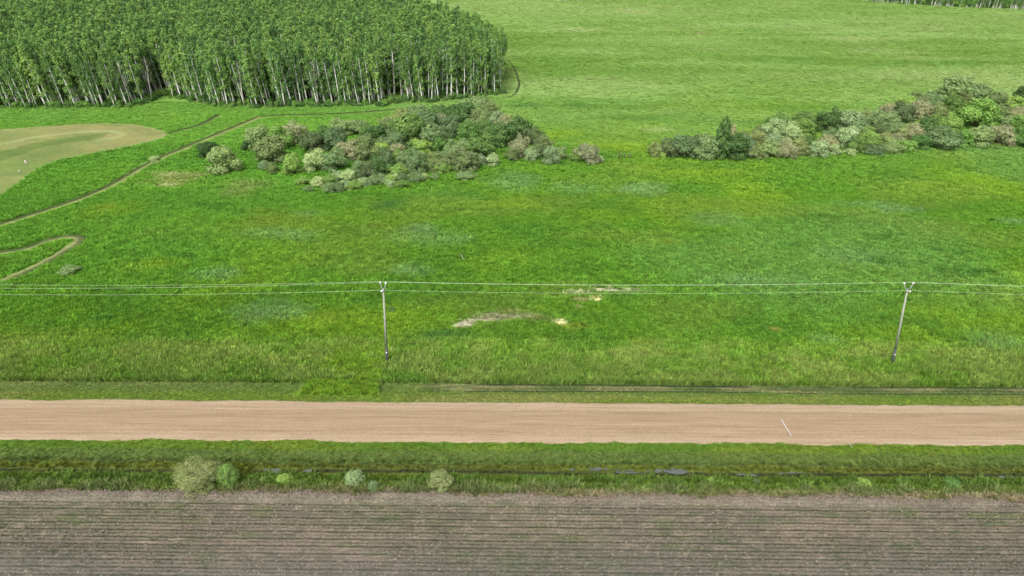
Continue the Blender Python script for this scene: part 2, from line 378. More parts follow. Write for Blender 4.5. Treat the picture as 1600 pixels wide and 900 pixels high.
def groove(x, y):
    m = np.zeros(np.shape(x), bool); right = x > -12
    for yy, ww in ((74.55, .18), (76.0, .24)):
        m |= (np.abs(y-yy-.10*np.sin(x*.11+yy)) < ww) & right
    for yy, ww in ((60.5, .15), (59.45, .46), (57.75, .18)):
        m |= (np.abs(y-yy-.12*np.sin(x*.09+yy*3)) < ww) & (fbm(x, y*0+yy, 9, 3, 86) > .33)
    return m
def grass_height(x, y):
    n = fbm(x, y, 6, 3, 91)
    h = np.full(np.shape(x), .42) + .25*(n-.4)
    h = np.where((y > 71) & (y < 76.3), .10, h)
    h = np.where((y > 76.2) & (y < 86), .62, h)
    ap = (x > -28) & (x < -17.6) & (y > 72.8) & (y < 80); h = np.where(ap, .4, h)
    h = np.where(y < 64.4, .10, h)
    h = np.where(y < 61.0, .22, h)
    h = np.where(y < 59.3, .12, h); h = np.where(y < 58.85, .36, h)
    h = np.where(y < 57.0, .34, h)
    h = np.where(y > 190, .22, h)
    for (cx, cy, rx, ry, cc, s) in BLW:
        if s > 1: h = np.where(np.hypot((x-cx)/rx, (y-cy)/ry) < .9, .10, h)
    return h

# ------------------------------------------------------------------ the ground sheet
def axis(segs):
    out = [segs[0][0]]
    for a, b, s in segs:
        n = max(1, int(round((b-a)/s))); out += list(np.linspace(a, b, n+1)[1:])
    return np.array(out)
def grow(a, b, s0, r):
    o = [a]; s = s0
    while o[-1] < b: o.append(o[-1]+s); s *= r
    return np.array(o[1:])
xs = axis([(-100, 100, .8)]); gx = grow(100, 4000, .85, 1.035); xs = np.concatenate([-gx[::-1], xs, gx])
ys = np.concatenate([np.array([-600, -200, -50, 0, 30, 45, 52]), axis([(53, 64.2, .12), (64.2, 70.6, .8), (70.6, 79, .13), (79, 90, .35)])[0:], grow(90, 640, .5, 1.0115), grow(645, 6000, 20, 1.25)])
def grid(xs, ys):
    X, Y = np.meshgrid(xs, ys); nx, ny = len(xs), len(ys)
    i = np.arange(nx-1)[None, :]+np.arange(ny-1)[:, None]*nx
    F = np.stack([i, i+1, i+nx+1, i+nx], -1).reshape(-1, 4)
    return X.ravel(), Y.ravel(), F
X, Y, F = grid(xs, ys); Z = terr(X, Y)
Z = np.where(Y < 54.9, Z-.30, Z); Z = np.where((Y > 64.3) & (Y < 70.4), Z-.05, Z)
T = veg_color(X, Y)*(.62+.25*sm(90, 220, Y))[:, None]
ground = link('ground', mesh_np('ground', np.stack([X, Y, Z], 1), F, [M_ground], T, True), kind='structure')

# ------------------------------------------------------------------ gravel road
rx_ = axis([(-120, 120, .5)]); gx = grow(120, 900, 1, 1.1); rx_ = np.concatenate([-gx[::-1], rx_, gx])
NV = 56
u = np.linspace(0, 1, NV)
RX = np.repeat(rx_[None, :], NV, 0); lo = road_near(rx_)[None, :]; hi = road_far(rx_)[None, :]
jit = (fbm(rx_, rx_*0, .7, 3, 43)[None, :]-.5)
RY = lo+(hi-lo)*u[:, None] + jit*.35*((u[:, None] < .02)*1.-(u[:, None] > .98)*1.)
RZ = np.interp(RY, zx, zz) + .035
RZ = RZ + (fbm(RX*.05, RY, .35, 3, 44)-.5)*.02
RZ[0] -= .09; RZ[-1] -= .09
wn = fbm(RX*.05, RY, .42, 4, 45); w2 = fbm(RX, RY, 9, 3, 46, 5)
rc = np.broadcast_to(np.array((.455, .335, .235)), RX.shape+(3,)).copy()
rc = mixc(rc, (.50, .385, .285), sm(.4, .7, wn)*.8)
for yy, ww, k in ((65.3, .15, .6), (66.65, .13, .5), (69.25, .09, 1.0), (68.7, .2, .35), (67.75, .10, .5), (64.7, .10, .5), (65.9, .08, .5), (70.2, .07, .4), (68.2, .07, .4)):
    yl = yy + .10*np.sin(RX*.045+yy) + (fbm(RX, RX*0, 15, 2, 47)-.5)*.2
    rc = mixc(rc, (.33, .235, .160), np.exp(-((RY-yl)/ww)**2)*k)
mid = sm(64.9, 65.1, RY)*(1-sm(69.2, 69.3, RY))
rc = mixc(rc, (.41, .295, .205), mid*.55)
rc = mixc(rc, (.54, .43, .33), (sm(69.5, 69.9, RY)+(1-sm(64.3, 64.6, RY)))*.35*(.4+w2))
edge = np.maximum(1-sm(0, .05, u), sm(.95, 1, u))[:, None]*np.ones_like(RX)
rc = mixc(rc, (.26, .24, .13), edge*.7*sm(.3, .6, fbm(RX, RY, .8, 3, 48)))
i = np.arange(len(rx_)-1)[None, :]+np.arange(NV-1)[:, None]*len(rx_)
RF = np.stack([i, i+1, i+len(rx_)+1, i+len(rx_)], -1).reshape(-1, 4)
link('gravel_road', mesh_np('gravel_road', np.stack([RX.ravel(), RY.ravel(), RZ.ravel()], 1), RF, [M_road], rc.reshape(-1, 3)*np.array((.565, .56, .50)), True), kind='structure')

# ------------------------------------------------------------------ seeded field with furrows
ROWS = .46
def soil_z(x, y):
    yy = y + .0042*x + .10*np.sin(x*.03) + (fbm(x, y, 2.0, 2, 52)-.5)*.10
    k = np.floor(yy/ROWS); f = yy/ROWS-k
    dep = np.where(np.mod(k, 2) == 0, .15, .045)*(.75+.5*_h(k, k*0+3, 5))*(.5+.9*fbm(x, k*3.1, 2.5, 3, 60))
    g = np.exp(-((f-.5)/.17)**2)
    z = -dep*g + (fbm(x, y, .35, 3, 53, 1.3)-.5)*.09
    return z, g*dep/.13, k
fx = axis([(-60, 60, .28)]); gx = grow(60, 500, .5, 1.15); fx = np.concatenate([-gx[::-1], fx, gx])
fy = np.concatenate([np.array([-600, -100, 0, 30]), axis([(38, 54, .075)])]); FE = 54.0
nf = 22
SX, SY = np.meshgrid(fx, np.concatenate([fy, np.zeros(nf)])); e = field_edge(fx)
for j in range(nf): SY[len(fy)+j] = FE + (e-FE)*(j+1)/nf
SZ, gg, kk = soil_z(SX, SY)
border = sm(53.6, 54.4, SY + .8*(fbm(SX, SY, 3, 2, 54)-.5)); near = SY > 31
SZ = np.where(near, SZ*(1-.7*border) + border*(.06+(fbm(SX, SY, .6, 3, 55)-.5)*.24), -.02)
SZ[-1] -= .2
n1 = fbm(SX, SY, 3.0, 4, 56, 2.5); n2 = fbm(SX, SY, .5, 3, 57, 1.8); n3 = fbm(SX, SY, 12, 3, 58, 2)
sc_ = np.broadcast_to(np.array((.215, .180, .145)), SX.shape+(3,)).copy()
sc_ = mixc(sc_, (.305, .235, .190), sm(.45, .7, n1)*.7)
sc_ = mixc(sc_, (.165, .165, .105), sm(.45, .7, n3)*.55)
sc_ = mixc(sc_, (.36, .29, .23), sm(.55, .75, n2)*.6)
sc_ = mixc(sc_, (.13, .17, .065), sm(.62, .74, fbm(SX, SY, 1.1, 3, 59, 3))*.5)
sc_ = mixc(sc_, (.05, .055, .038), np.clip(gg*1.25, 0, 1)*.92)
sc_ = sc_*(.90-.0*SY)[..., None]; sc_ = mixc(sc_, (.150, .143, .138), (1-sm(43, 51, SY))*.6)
sc_ = mixc(sc_, (.30, .26, .215), border*.75)
nx = len(fx); i = np.arange(nx-1)[None, :]+np.arange(SX.shape[0]-1)[:, None]*nx
SF = np.stack([i, i+1, i+nx+1, i+nx], -1).reshape(-1, 4)
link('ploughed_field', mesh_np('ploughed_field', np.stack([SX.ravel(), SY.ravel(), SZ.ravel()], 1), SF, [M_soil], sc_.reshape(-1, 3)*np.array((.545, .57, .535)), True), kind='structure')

# ------------------------------------------------------------------ mown patch and cut tracks, each a sheet just above the ground
c0 = PL([(40, 228)])[0]
NR = 46; NB = len(HAY); V = []; C = []
for r in range(NR+1):
    t = r/NR; P = c0+(HAY-c0)*t
    if r == NR: P = P + (rng.random((NB, 2))-.5)*1.3
    V.append(np.c_[P, np.full(NB, .045 if r < NR else .01)])
V = np.concatenate(V); x, y = V[:, 0], V[:, 1]; tt = np.repeat(np.arange(NR+1)/NR, NB)
hc = np.broadcast_to(np.array((.245, .245, .105)), (len(V), 3)).copy()
hc = mixc(hc, (.335, .285, .150), sm(.35, .65, fbm(x, y, 12, 4, 101, 2)))
hc = mixc(hc, (.17, .225, .07), sm(.5, .7, fbm(x, y, 6, 4, 102, 3))*.6)
hc = mixc(hc, (.33, .35, .18), .22*sm(-.2, .6, np.sin(tt*62+5*fbm(x, y, 15, 3, 103))))
hc = mixc(hc, (.20, .27, .085), sm(.35, .65, fbm(x, y, 20, 3, 106, 1.5))*.5)
dl = dist_pl(x, y, HAYLOOP)
patch = resample(PL([(-100, 262), (0, 238), (60, 224), (110, 216), (165, 209), (150, 216), (110, 222), (60, 231), (0, 252), (-100, 290)]), 60, True)
hc = mixc(hc, (.085, .165, .035), (1-sm(-.2, 1.5, np.where(inside(x, y, patch), -1, 1)*np.minimum(dist_pl(x, y, np.vstack([patch, patch[:1]])), 5)+2.5*(fbm(x, y, 4, 3, 107)-.5)))*.55)
hc = mixc(hc, (.40, .43, .25), np.exp(-(dl/.9)**2)*.7)
hc = mixc(hc, (.40, .40, .22), sm(.93, .985, tt)*.5)
F = [(r*NB+j, r*NB+(j+1) % NB, (r+1)*NB+(j+1) % NB, (r+1)*NB+j) for r in range(NR) for j in range(NB)]
link('mown_field', mesh_np('mown_field', V, F, [M_cut], hc*np.array((.54, .62, .46)), True), kind='structure')
def track(name, P, half, profile, z=.045, edge_rng=.22):
    """a path sheet; profile = colours across it from its left side (seen along the line) to its right"""
    P = np.asarray(P); d = np.gradient(P, axis=0); d /= np.linalg.norm(d, axis=1)[:, None]; nrm = np.c_[-d[:, 1], d[:, 0]]
    k = 13; V = []; C = []
    us = np.linspace(1, -1, k); pc = np.linspace(0, 1, len(profile)); prof = np.array(profile)
    wob = .75+.5*fbm(P[:, 0], P[:, 1], 5, 3, 104)
    for u_ in us:
        off = half*u_*wob[:, None]
        Q = P+nrm*off + (rng.random(P.shape)-.5)*(edge_rng if abs(u_) > .99 else 0)
        V.append(np.c_[Q, np.full(len(P), z if abs(u_) < .99 else .005)])
        t = (1-u_)/2; c = np.array([np.interp(t, pc, prof[:, i]) for i in range(3)])
        C.append(np.repeat(c[None], len(P), 0)*(.8+.4*fbm(Q[:, 0], Q[:, 1], 2.5, 3, 105))[:, None])
    n = len(P); F = [(a*n+j, (a+1)*n+j, (a+1)*n+j+1, a*n+j+1) for a in range(k-1) for j in range(n-1)]
    return link(name, mesh_np(name, np.concatenate(V), F, [M_cut], np.concatenate(C)*.75, True), kind='structure')
WALL_SHADE = (.048, .074, .020); CUT = (.185, .235, .075); MID = (.13, .19, .05)  # first colour: shade of the tall grass wall painted into the tracks
T_A = (.12, .2, .03)
track('cut_track', TRACK_A, 1.6, [MID, WALL_SHADE, (.05, .07, .02), (.07, .09, .03), CUT, CUT, (.19, .25, .06), MID])
track('narrow_track', TRACK_A2, 1.2, [WALL_SHADE, WALL_SHADE, MID], z=.05)
track('side_track', TRACK_B, 1.2, [WALL_SHADE, WALL_SHADE, MID], z=.055)
track('looping_track', TRACK_D, 1.35, [MID, WALL_SHADE, (.08, .11, .03), (.10, .12, .05), (.22, .245, .09), CUT, MID])
track('thin_track', TRACK_E, .5, [WALL_SHADE, WALL_SHADE, (.06, .09, .03)])
TRK = [(TRACK_A, 1.6), (TRACK_A2, 1.0), (TRACK_B, 1.1), (TRACK_D, 1.4), (TRACK_E, .75)]

# standing water in the near ditch
def mat_water():
    m, n, l, out = newmat('ditch_water'); b = N(n, 'ShaderNodeBsdfPrincipled'); b.inputs['Base Color'].default_value = (.075, .085, .07, 1)
    b.inputs['Roughness'].default_value = .16; b.inputs['Specular IOR Level'].default_value = .6
    geo = N(n, 'ShaderNodeNewGeometry'); f = noise(n, l, geo.outputs['Position'], 6, 2); bp = N(n, 'ShaderNodeBump'); bp.inputs['Strength'].default_value = .05
    l.new(f, bp.inputs['Height']); l.new(bp.outputs[0], b.inputs['Normal']); l.new(b.outputs[0], out.inputs[0]); return m
M_water = mat_water()
WATER = []
for (px0, px1, py, hw) in ((885, 990, 735, .30), (920, 1000, 739, .16), (985, 1085, 738, .46), (1000, 1080, 742, .2), (1150, 1185, 744, .16), (405, 500, 737, .30), (1560, 1590, 748, .2), (1196, 1260, 741, .15)):
    X0, Y0 = G([px0, px1], [py, py]); n = 110; xw = np.linspace(X0[0], X0[1], n)
    wid = hw*np.sin(np.linspace(0, math.pi, n))**.4*np.clip(5*(fbm(xw, xw*0+py, .9, 3, 111)-.40), 0, 1.3); yc = (Y0[0]+Y0[1])/2+.12*np.sin(xw*.8)
    zc = terr(xw, np.full(n, float(np.mean(Y0)))).mean() + .17
    V = np.concatenate([np.c_[xw, yc-wid, np.full(n, zc)], np.c_[xw, yc+wid, np.full(n, zc)]])
    F = [(j, j+1, n+j+1, n+j) for j in range(n-1)]
    link('ditch_water', mesh_np('ditch_water', V, F, [M_water], None, True), kind='structure')
    WATER.append((X0[0], X0[1], float(np.mean(Y0)), hw))

# ------------------------------------------------------------------ instancing of grass and other uncountable growth
def template(name, me):
    return bpy.data.objects.new(name, me)        # referenced by the scatter only
def scatter(name, P, rot, scl, tint, var, templates, **kw):
    me = bpy.data.meshes.new(name); me.vertices.add(len(P)); me.vertices.foreach_set('co', np.asarray(P, np.float32).ravel())
    for nm, ty, key, arr in (('rot', 'FLOAT_VECTOR', 'vector', rot), ('scl', 'FLOAT_VECTOR', 'vector', scl), ('var', 'INT', 'value', var)):
        a = me.attributes.new(nm, ty, 'POINT'); a.data.foreach_set(key, np.asarray(arr, np.int32 if ty == 'INT' else np.float32).ravel())
    a = me.attributes.new('tint', 'FLOAT_COLOR', 'POINT'); a.data.foreach_set('color', np.concatenate([tint, np.ones((len(tint), 1))], 1).astype(np.float32).ravel())
    o = link(name, me, **kw)
    c = bpy.data.collections.new(name+'_kinds')
    for t in templates: c.objects.link(t)
    ng = bpy.data.node_groups.new(name, 'GeometryNodeTree')
    ng.interface.new_socket('Geometry', in_out='INPUT', socket_type='NodeSocketGeometry'); ng.interface.new_socket('Geometry', in_out='OUTPUT', socket_type='NodeSocketGeometry')
    n = ng.nodes; l = ng.links
    gi = n.new('NodeGroupInput'); go = n.new('NodeGroupOutput'); ip = n.new('GeometryNodeInstanceOnPoints'); ci = n.new('GeometryNodeCollectionInfo')
    ci.inputs['Collection'].default_value = c; ci.inputs['Separate Children'].default_value = True; ci.inputs['Reset Children'].default_value = True
    def at(nm, ty):
        x = n.new('GeometryNodeInputNamedAttribute'); x.data_type = ty; x.inputs['Name'].default_value = nm; return x.outputs['Attribute']
    l.new(gi.outputs[0], ip.inputs['Points']); l.new(ci.outputs[0], ip.inputs['Instance']); ip.inputs['Pick Instance'].default_value = True
    l.new(at('var', 'INT'), ip.inputs['Instance Index']); l.new(at('rot', 'FLOAT_VECTOR'), ip.inputs['Rotation']); l.new(at('scl', 'FLOAT_VECTOR'), ip.inputs['Scale'])
    l.new(ip.outputs[0], go.inputs[0])
    md = o.modifiers.new('scatter', 'NODES'); md.node_group = ng
    return o
def tuft_mesh(name, seed, blades, spread, bw, lean, mat):
    r = np.random.default_rng(seed); V = []; F = []
    for b in range(blades):
        a = r.random()*6.283; q = spread*math.sqrt(r.random()); bx, by = math.cos(a)*q, math.sin(a)*q
        a2 = a+r.normal()*.6; L = lean*(.4+r.random()); h = .6+.5*r.random(); d = r.random()*3.14
        wx, wy = math.cos(d)*bw/2, math.sin(d)*bw/2; tx, ty = bx+math.cos(a2)*L, by+math.sin(a2)*L
        mx, my = (bx+tx)/2*.92+bx*.08, (by+ty)/2*.92+by*.08; n = len(V)
        V += [(bx-wx, by-wy, 0), (bx+wx, by+wy, 0), (mx+wx*.8, my+wy*.8, h*.62), (mx-wx*.8, my-wy*.8, h*.62), (tx, ty, h)]
        F += [(n, n+1, n+2, n+3), (n+3, n+2, n+4, n+4)]
    me = bpy.data.meshes.new(name); me.from_pydata(V, [], [tuple(dict.fromkeys(f)) for f in F]); me.materials.append(mat); me.update(); return me
TUFTS = [template('tuft_%d' % k, tuft_mesh('tuft_%d' % k, 100+k, 8+2*k, .40, .20, .30+.12*k, M_inst)) for k in range(4)]

EXCL = []          # crowns etc. where no tufts are needed
def make_grass(name, x0f, x1f, y0, y1, dens, wide, seed):
    r = np.random.default_rng(seed); area = (y1-y0)*(x1f-x0f)
    n = int(area*dens); x = x0f+(x1f-x0f)*r.random(n); y = y0+(y1-y0)*r.random(n)
    k = np.ones(n, bool)
    k &= ~((y > road_near(x)-.05) & (y < road_far(x)+.1)); k &= y > field_edge(x)+.05
    for (a, b, yw, hw) in WATER: k &= ~((x > a) & (x < b) & (np.abs(y-yw) < hw*.8) & (r.random(n) < .93))
    if y0 < 80: k &= ~(groove(x, y) & (r.random(n) < .9))
    x, y = x[k], y[k]
    far = y > 85
    if far.any():
        d = np.zeros(len(x), bool)
        for P, hw in TRK:
            b0, b1 = P.min(0)-3, P.max(0)+3; q = (x > b0[0]) & (x < b1[0]) & (y > b0[1]) & (y < b1[1])
            if q.any():
                idx = np.where(q)[0]; d[idx] |= dist_pl(x[idx], y[idx], P[::2]) < hw
        idx = np.where(x < 0)[0]; d[idx] |= inside(x[idx], y[idx], HAY)
        x, y = x[~d], y[~d]
    n = len(x); h = grass_height(x, y)*(.45+1.0*r.random(n)); z = terr(x, y)-.02
    amp = 1-.85*sm(84, 180, y); c = veg_color(x, y)*(.97+amp*(-.38+.86*r.random(n)**1.3))[:, None]*np.array([1.2, 1.14, 1.15])
    c[:, 0] *= 1+amp*(-.12+.26*r.random(n))
    ww = wide*(.7+.6*r.random(n)); short = np.clip(h/.3, .6, 1); ww = ww*short
    scatter(name, np.c_[x, y, z], np.c_[np.zeros(n), np.zeros(n), r.random(n)*6.283], np.c_[ww, ww, h], c, r.integers(0, 4, n), TUFTS, kind='stuff')
    return n
tot = 0
tot += make_grass('verge_grass', -64, 64, 54.2, 64.4, 28, .40, 201)
tot += make_grass('verge_grass', -75, 75, 71.0, 77, 26, .40, 202)
tot += make_grass('meadow_grass', -88, 88, 76.3, 100, 20, .55, 203)
tot += make_grass('meadow_grass', -125, 125, 100, 150, 9.5, .78, 204)
tot += make_grass('meadow_grass', -190, 200, 150, 240, 3.2, 1.15, 205)
tot += make_grass('meadow_grass', -60, 340, 240, 420, .95, 1.7, 206)
tot += make_grass('meadow_grass', -60, 500, 420, 640, .30, 2.6, 207)
print('tufts', tot)

# tall bent grass and sedge in uneven clumps on the ditch bank and along the foot of the tall strip
r = np.random.default_rng(251); n = 5200; x = -64+128*r.random(n); y = np.where(r.random(n) < .6, 57.2+1.7*r.random(n), 55.6+1.3*r.random(n))
q = fbm(x, y, 1.6, 3, 252, 1.6) > .47+.1*r.random(n); x, y = x[q], y[q]; n = len(x)
c = np.where((y > 57.1)[:, None], np.array((.110, .185, .036)), np.array((.150, .195, .066)))*(.6+.8*r.random(n))[:, None]
scatter('ditch_sedge', np.c_[x, y, terr(x, y)-.02], np.c_[np.zeros(n), np.zeros(n), r.random(n)*6.28], np.c_[.5+.3*r.random(n), .5+.3*r.random(n), .45+.4*r.random(n)], c, r.integers(0, 4, n), TUFTS, kind='stuff')
r = np.random.default_rng(253); n = 5200; x = -80+160*r.random(n); y = 76.3+6.5*r.random(n)**1.6
q = fbm(x, y, 2.2, 3, 254, 1.6) > .45+.1*r.random(n); x, y = x[q], y[q]; n = len(x)
c = np.array((.190, .285, .060))*(.7+.6*r.random(n))[:, None]
scatter('tall_meadow_grass', np.c_[x, y, terr(x, y)-.02], np.c_[np.zeros(n), np.zeros(n), r.random(n)*6.28], np.c_[.45+.3*r.random(n), .45+.3*r.random(n), .7+.4*r.random(n)], c, r.integers(0, 4, n), TUFTS, kind='stuff')

# seedlings in the rows and straw lying on the soil
r = np.random.default_rng(301); n = 30000
x = -62+124*r.random(n); k = r.integers(int(36/ROWS), int(54.2/ROWS), n); y = (k+.5+r.normal(0, .16, n))*ROWS-.0042*x-.10*np.sin(x*.03)
q = (fbm(x, y, 4, 3, 302, 3) > .40+.25*r.random(n)) & (y < field_edge(x)-.3); x, y = x[q], y[q]; n = len(x)
c = np.array((.085, .115, .05))*(.6+.6*r.random(n))[:, None]
h = .05+.05*r.random(n)
scatter('crop_seedlings', np.c_[x, y, soil_z(x, y)[0]], np.c_[np.zeros(n), np.zeros(n), r.random(n)*6.283], np.c_[.15*np.ones(n), .15*np.ones(n), h], c, r.integers(0, 4, n), TUFTS, kind='stuff')
n = 32000; x = -62+124*r.random(n); y = 37+19*r.random(n)**.8
dens = .25+.75*sm(.4, .65, fbm(x, y, 2.2, 3, 303, 2)); dens = np.where(y > 53.6, 1, dens); q = (r.random(n) < dens) & (y < field_edge(x)+.2); x, y = x[q], y[q]; n = len(x)
sv = [(-.5, -.09, 0), (.5, -.05, .1), (.5, .09, .12), (-.5, .06, .02), (-.1, -.3, .0), (.1, .35, .25), (.2, .3, .2), (0., -.33, 0)]
me = bpy.data.meshes.new('straw'); me.from_pydata(sv, [], [(0, 1, 2, 3), (4, 5, 6, 7)]); me.materials.append(M_straw)
cc = mixc(np.broadcast_to(np.array((.24, .18, .14)), (n, 3)), (.33, .29, .22), r.random(n)); cc = mixc(cc, (.09, .08, .07), (r.random(n) < .4)*1.)
s = .10+.16*r.random(n)**2
zz_ = np.where(y > 53.8, .09, soil_z(x, y)[0]+.02)
scatter('straw_litter', np.c_[x, y, zz_], np.c_[r.normal(0, .3, n), r.normal(0, .3, n), r.normal(0, .6, n)], np.c_[s, s, s], cc, np.zeros(n), [template('straw', me)], kind='stuff')

# clods of turned earth: thick along the grass edge, thin over the rows
def clod(name, seed):
    rg = np.random.default_rng(seed); V = []; F = []; n, m = 6, 3
    for i in range(m+1):
        for j in range(n):
            ph = math.pi*i/m*.92+.1; a = 6.283*j/n+.4*i; q = math.sin(ph)*(1+.25*rg.normal()); V.append((math.cos(a)*q*.5, math.sin(a)*q*.4, math.cos(ph)*.34+.1*rg.normal()))
    F = [(i*n+j, i*n+(j+1) % n, (i+1)*n+(j+1) % n, (i+1)*n+j) for i in range(m) for j in range(n)]+[tuple(range(n))]
    me = bpy.data.meshes.new(name); me.from_pydata(V, [], F); me.materials.append(M_straw); return me
CLODS = [template('clod_%d' % k, clod('clod_%d' % k, 330+k)) for k in range(3)]
r = np.random.default_rng(331); n = 15000
x = -64+128*r.random(n); y = field_edge(x)+.25-np.abs(r.normal(0, .55, n)); b_ = r.random(n) < .45; y[b_] = 37+17*r.random(b_.sum())
sz = np.where(b_, .05+.07*r.random(n), .06+.15*r.random(n)**2)
cc = np.array((.185, .150, .122))*(.7+.6*r.random(n))[:, None]
zc = np.where(y > 53.8, .10+.06*r.random(n), soil_z(x, y)[0]+.01)
scatter('soil_clods', np.c_[x, y, zc], np.c_[r.normal(0, .4, n), r.normal(0, .4, n), r.random(n)*6.28], np.c_[sz, sz, sz], cc, r.integers(0, 3, n), CLODS, kind='stuff')
# tread prints left by a tractor tyre, two slanting rows of pressed lugs
X, Y = G([0, 380], [853, 857]); n = 84; t_ = np.linspace(0, 1, n); xa = X[0]+(X[1]-X[0])*t_; ya = Y[0]+(Y[1]-Y[0])*t_
lug = bpy.data.meshes.new('lug_print'); lug.from_pydata([(-.5, -.12, 0), (.5, -.12, 0), (.5, .12, 0), (-.5, .12, 0), (-.5, -.12, .02), (.5, -.12, .02), (.5, .12, .02), (-.5, .12, .02)], [], [(4, 5, 6, 7), (0, 1, 5, 4), (1, 2, 6, 5), (2, 3, 7, 6), (3, 0, 4, 7)]); lug.materials.append(M_straw)
xx = np.concatenate([xa, xa+.1]); yy = np.concatenate([ya-.17, ya+.17]); aa = np.concatenate([np.full(n, .8), np.full(n, -.8)])
scatter('tyre_tread_prints', np.c_[xx, yy, soil_z(xx, yy)[0]+.012], np.c_[np.zeros(2*n), np.zeros(2*n), aa], np.c_[np.full(2*n, .24), np.full(2*n, .34), np.ones(2*n)], np.array((.085, .078, .062))*(.7+.6*r.random(2*n))[:, None], np.zeros(2*n), [template('lug_print', lug)], kind='stuff')

# ------------------------------------------------------------------ foliage meshes
def quads(C, D, S, L, rg, N0=None, jit=.45):
    """elongated leaf quads: centre C, long direction D, half width S, half length L, facing N0 more or less"""
    n = len(C)
    if N0 is None: N0 = D
    Nn = N0/np.linalg.norm(N0, axis=1)[:, None]+rg.normal(size=(n, 3))*jit
    Nn /= np.linalg.norm(Nn, axis=1)[:, None]
    T = rg.normal(size=(n, 3))*.8+np.array([0, 0, 1.])
    W = np.cross(Nn, T); W /= np.linalg.norm(W, axis=1)[:, None]+1e-9
    A = np.cross(W, Nn); a = A*L[:, None]; b = W*S[:, None]
    V = np.stack([C-a*.9-b*.45, C-a*.1-b, C+a, C-a*.1+b], 1).reshape(-1, 3)
    return V, np.arange(n*4).reshape(-1, 4)
def shrub_crown(name, seed, nleaf, leaf=.032, twiggy=False, tall=1.0, lobes=20, open_=.0):
    rg = np.random.default_rng(seed); L = []
    L.append((0, 0, .44, .30))
    for i in range(lobes):
        a = i*2.4+rg.random()*.9; e = math.asin(min(.98, rg.random()**.8)); q = .17+.19*rg.random()
        rr = .31+.07*rg.normal()
        L.append((math.cos(a)*math.cos(e)*rr, math.sin(a)*math.cos(e)*rr, .30+math.sin(e)*(.45+.10*rg.normal()), .085+.095*rg.random()))
    for i in range(5):
        a = rg.random()*6.283; L.append((math.cos(a)*.3, math.sin(a)*.3, .14, .15))
    L = np.array(L); p = L[:, 3]**2; p /= p.sum()
    idx = rg.choice(len(L), nleaf*3, p=p); D = rg.normal(size=(nleaf*3, 3)); D[:, 2] = D[:, 2]*.8+.35
    D /= np.linalg.norm(D, axis=1)[:, None]
    rad = L[idx, 3]*(.72+.32*rg.random(nleaf*3)**.7+.45*rg.random(nleaf*3)**9)
    C = L[idx, :3]+D*rad[:, None]
    keep = (C[:, 2] > .02)
    for j in range(len(L)):
        dd = np.linalg.norm(C-L[j, :3], axis=1); keep &= (dd > L[j, 3]*.78) | (rg.random(len(C)) < .06)
    # holes
    hole = np.sin(C[:, 0]*17+seed)*np.sin(C[:, 1]*19+2*seed)*np.sin(C[:, 2]*15) > .55-open_
    keep &= ~(hole & (rg.random(len(C)) < .7))
    C = C[keep][:nleaf]; D = D[keep][:nleaf]
    D2 = D+rg.normal(size=D.shape)*(.35 if twiggy else .55); D2[:, 2] += .35
    n = len(C)
    S = leaf*(.30 if twiggy else .62)*(.7+.6*rg.random(n)); LL = leaf*(1.9 if twiggy else 1.15)*(.7+.6*rg.random(n))
    Nf = D*.75+(C-np.array([0, 0, .35]))/np.linalg.norm(C-np.array([0, 0, .35]), axis=1)[:, None]*.6
    V, F = quads(C, D2, S, LL, rg, Nf)
    return mesh_np(name, V, F, [LEAF['green']])
def stems(name, seed, n=8, top=.7, r0=.018, mat=None):
    rg = random.Random(seed); mb = MB()
    for i in range(n):
        a = i*6.283/n+rg.random(); q = .10+.22*rg.random(); h = top*(.7+.35*rg.random())
        b = (math.cos(a)*.03, math.sin(a)*.03, -.02); m = (math.cos(a)*q*.5, math.sin(a)*q*.5, h*.5); t = (math.cos(a+.2)*q, math.sin(a+.2)*q, h)
        mb.tube([b, m, t], [r0, r0*.7, r0*.25], 4)
        for j in range(2):
            a2 = a+rg.uniform(-1.2, 1.2); mb.tube([m, (m[0]+math.cos(a2)*.12, m[1]+math.sin(a2)*.12, h*.5+.22)], [r0*.5, r0*.15], 3)
    return mb.mesh(name, [mat or M_greybark])
LEAFY = [shrub_crown('crown_leafy_%d' % k, 500+k, 3600) for k in range(6)]
TWIGGY = [shrub_crown('crown_twiggy_%d' % k, 520+k, 2600, .034, True, open_=.12) for k in range(4)]
STEMS = [stems('shrub_stems_%d' % k, 540+k) for k in range(3)]
FINE = [shrub_crown('crown_fine_%d' % k, 560+k, (12000, 5500, 5500)[k], (.0115, .019, .019)[k], False, lobes=(46, 30, 30)[k], open_=.3) for k in range(3)]
FSTEM = stems('fine_stems', 580, 12, .85, .012)

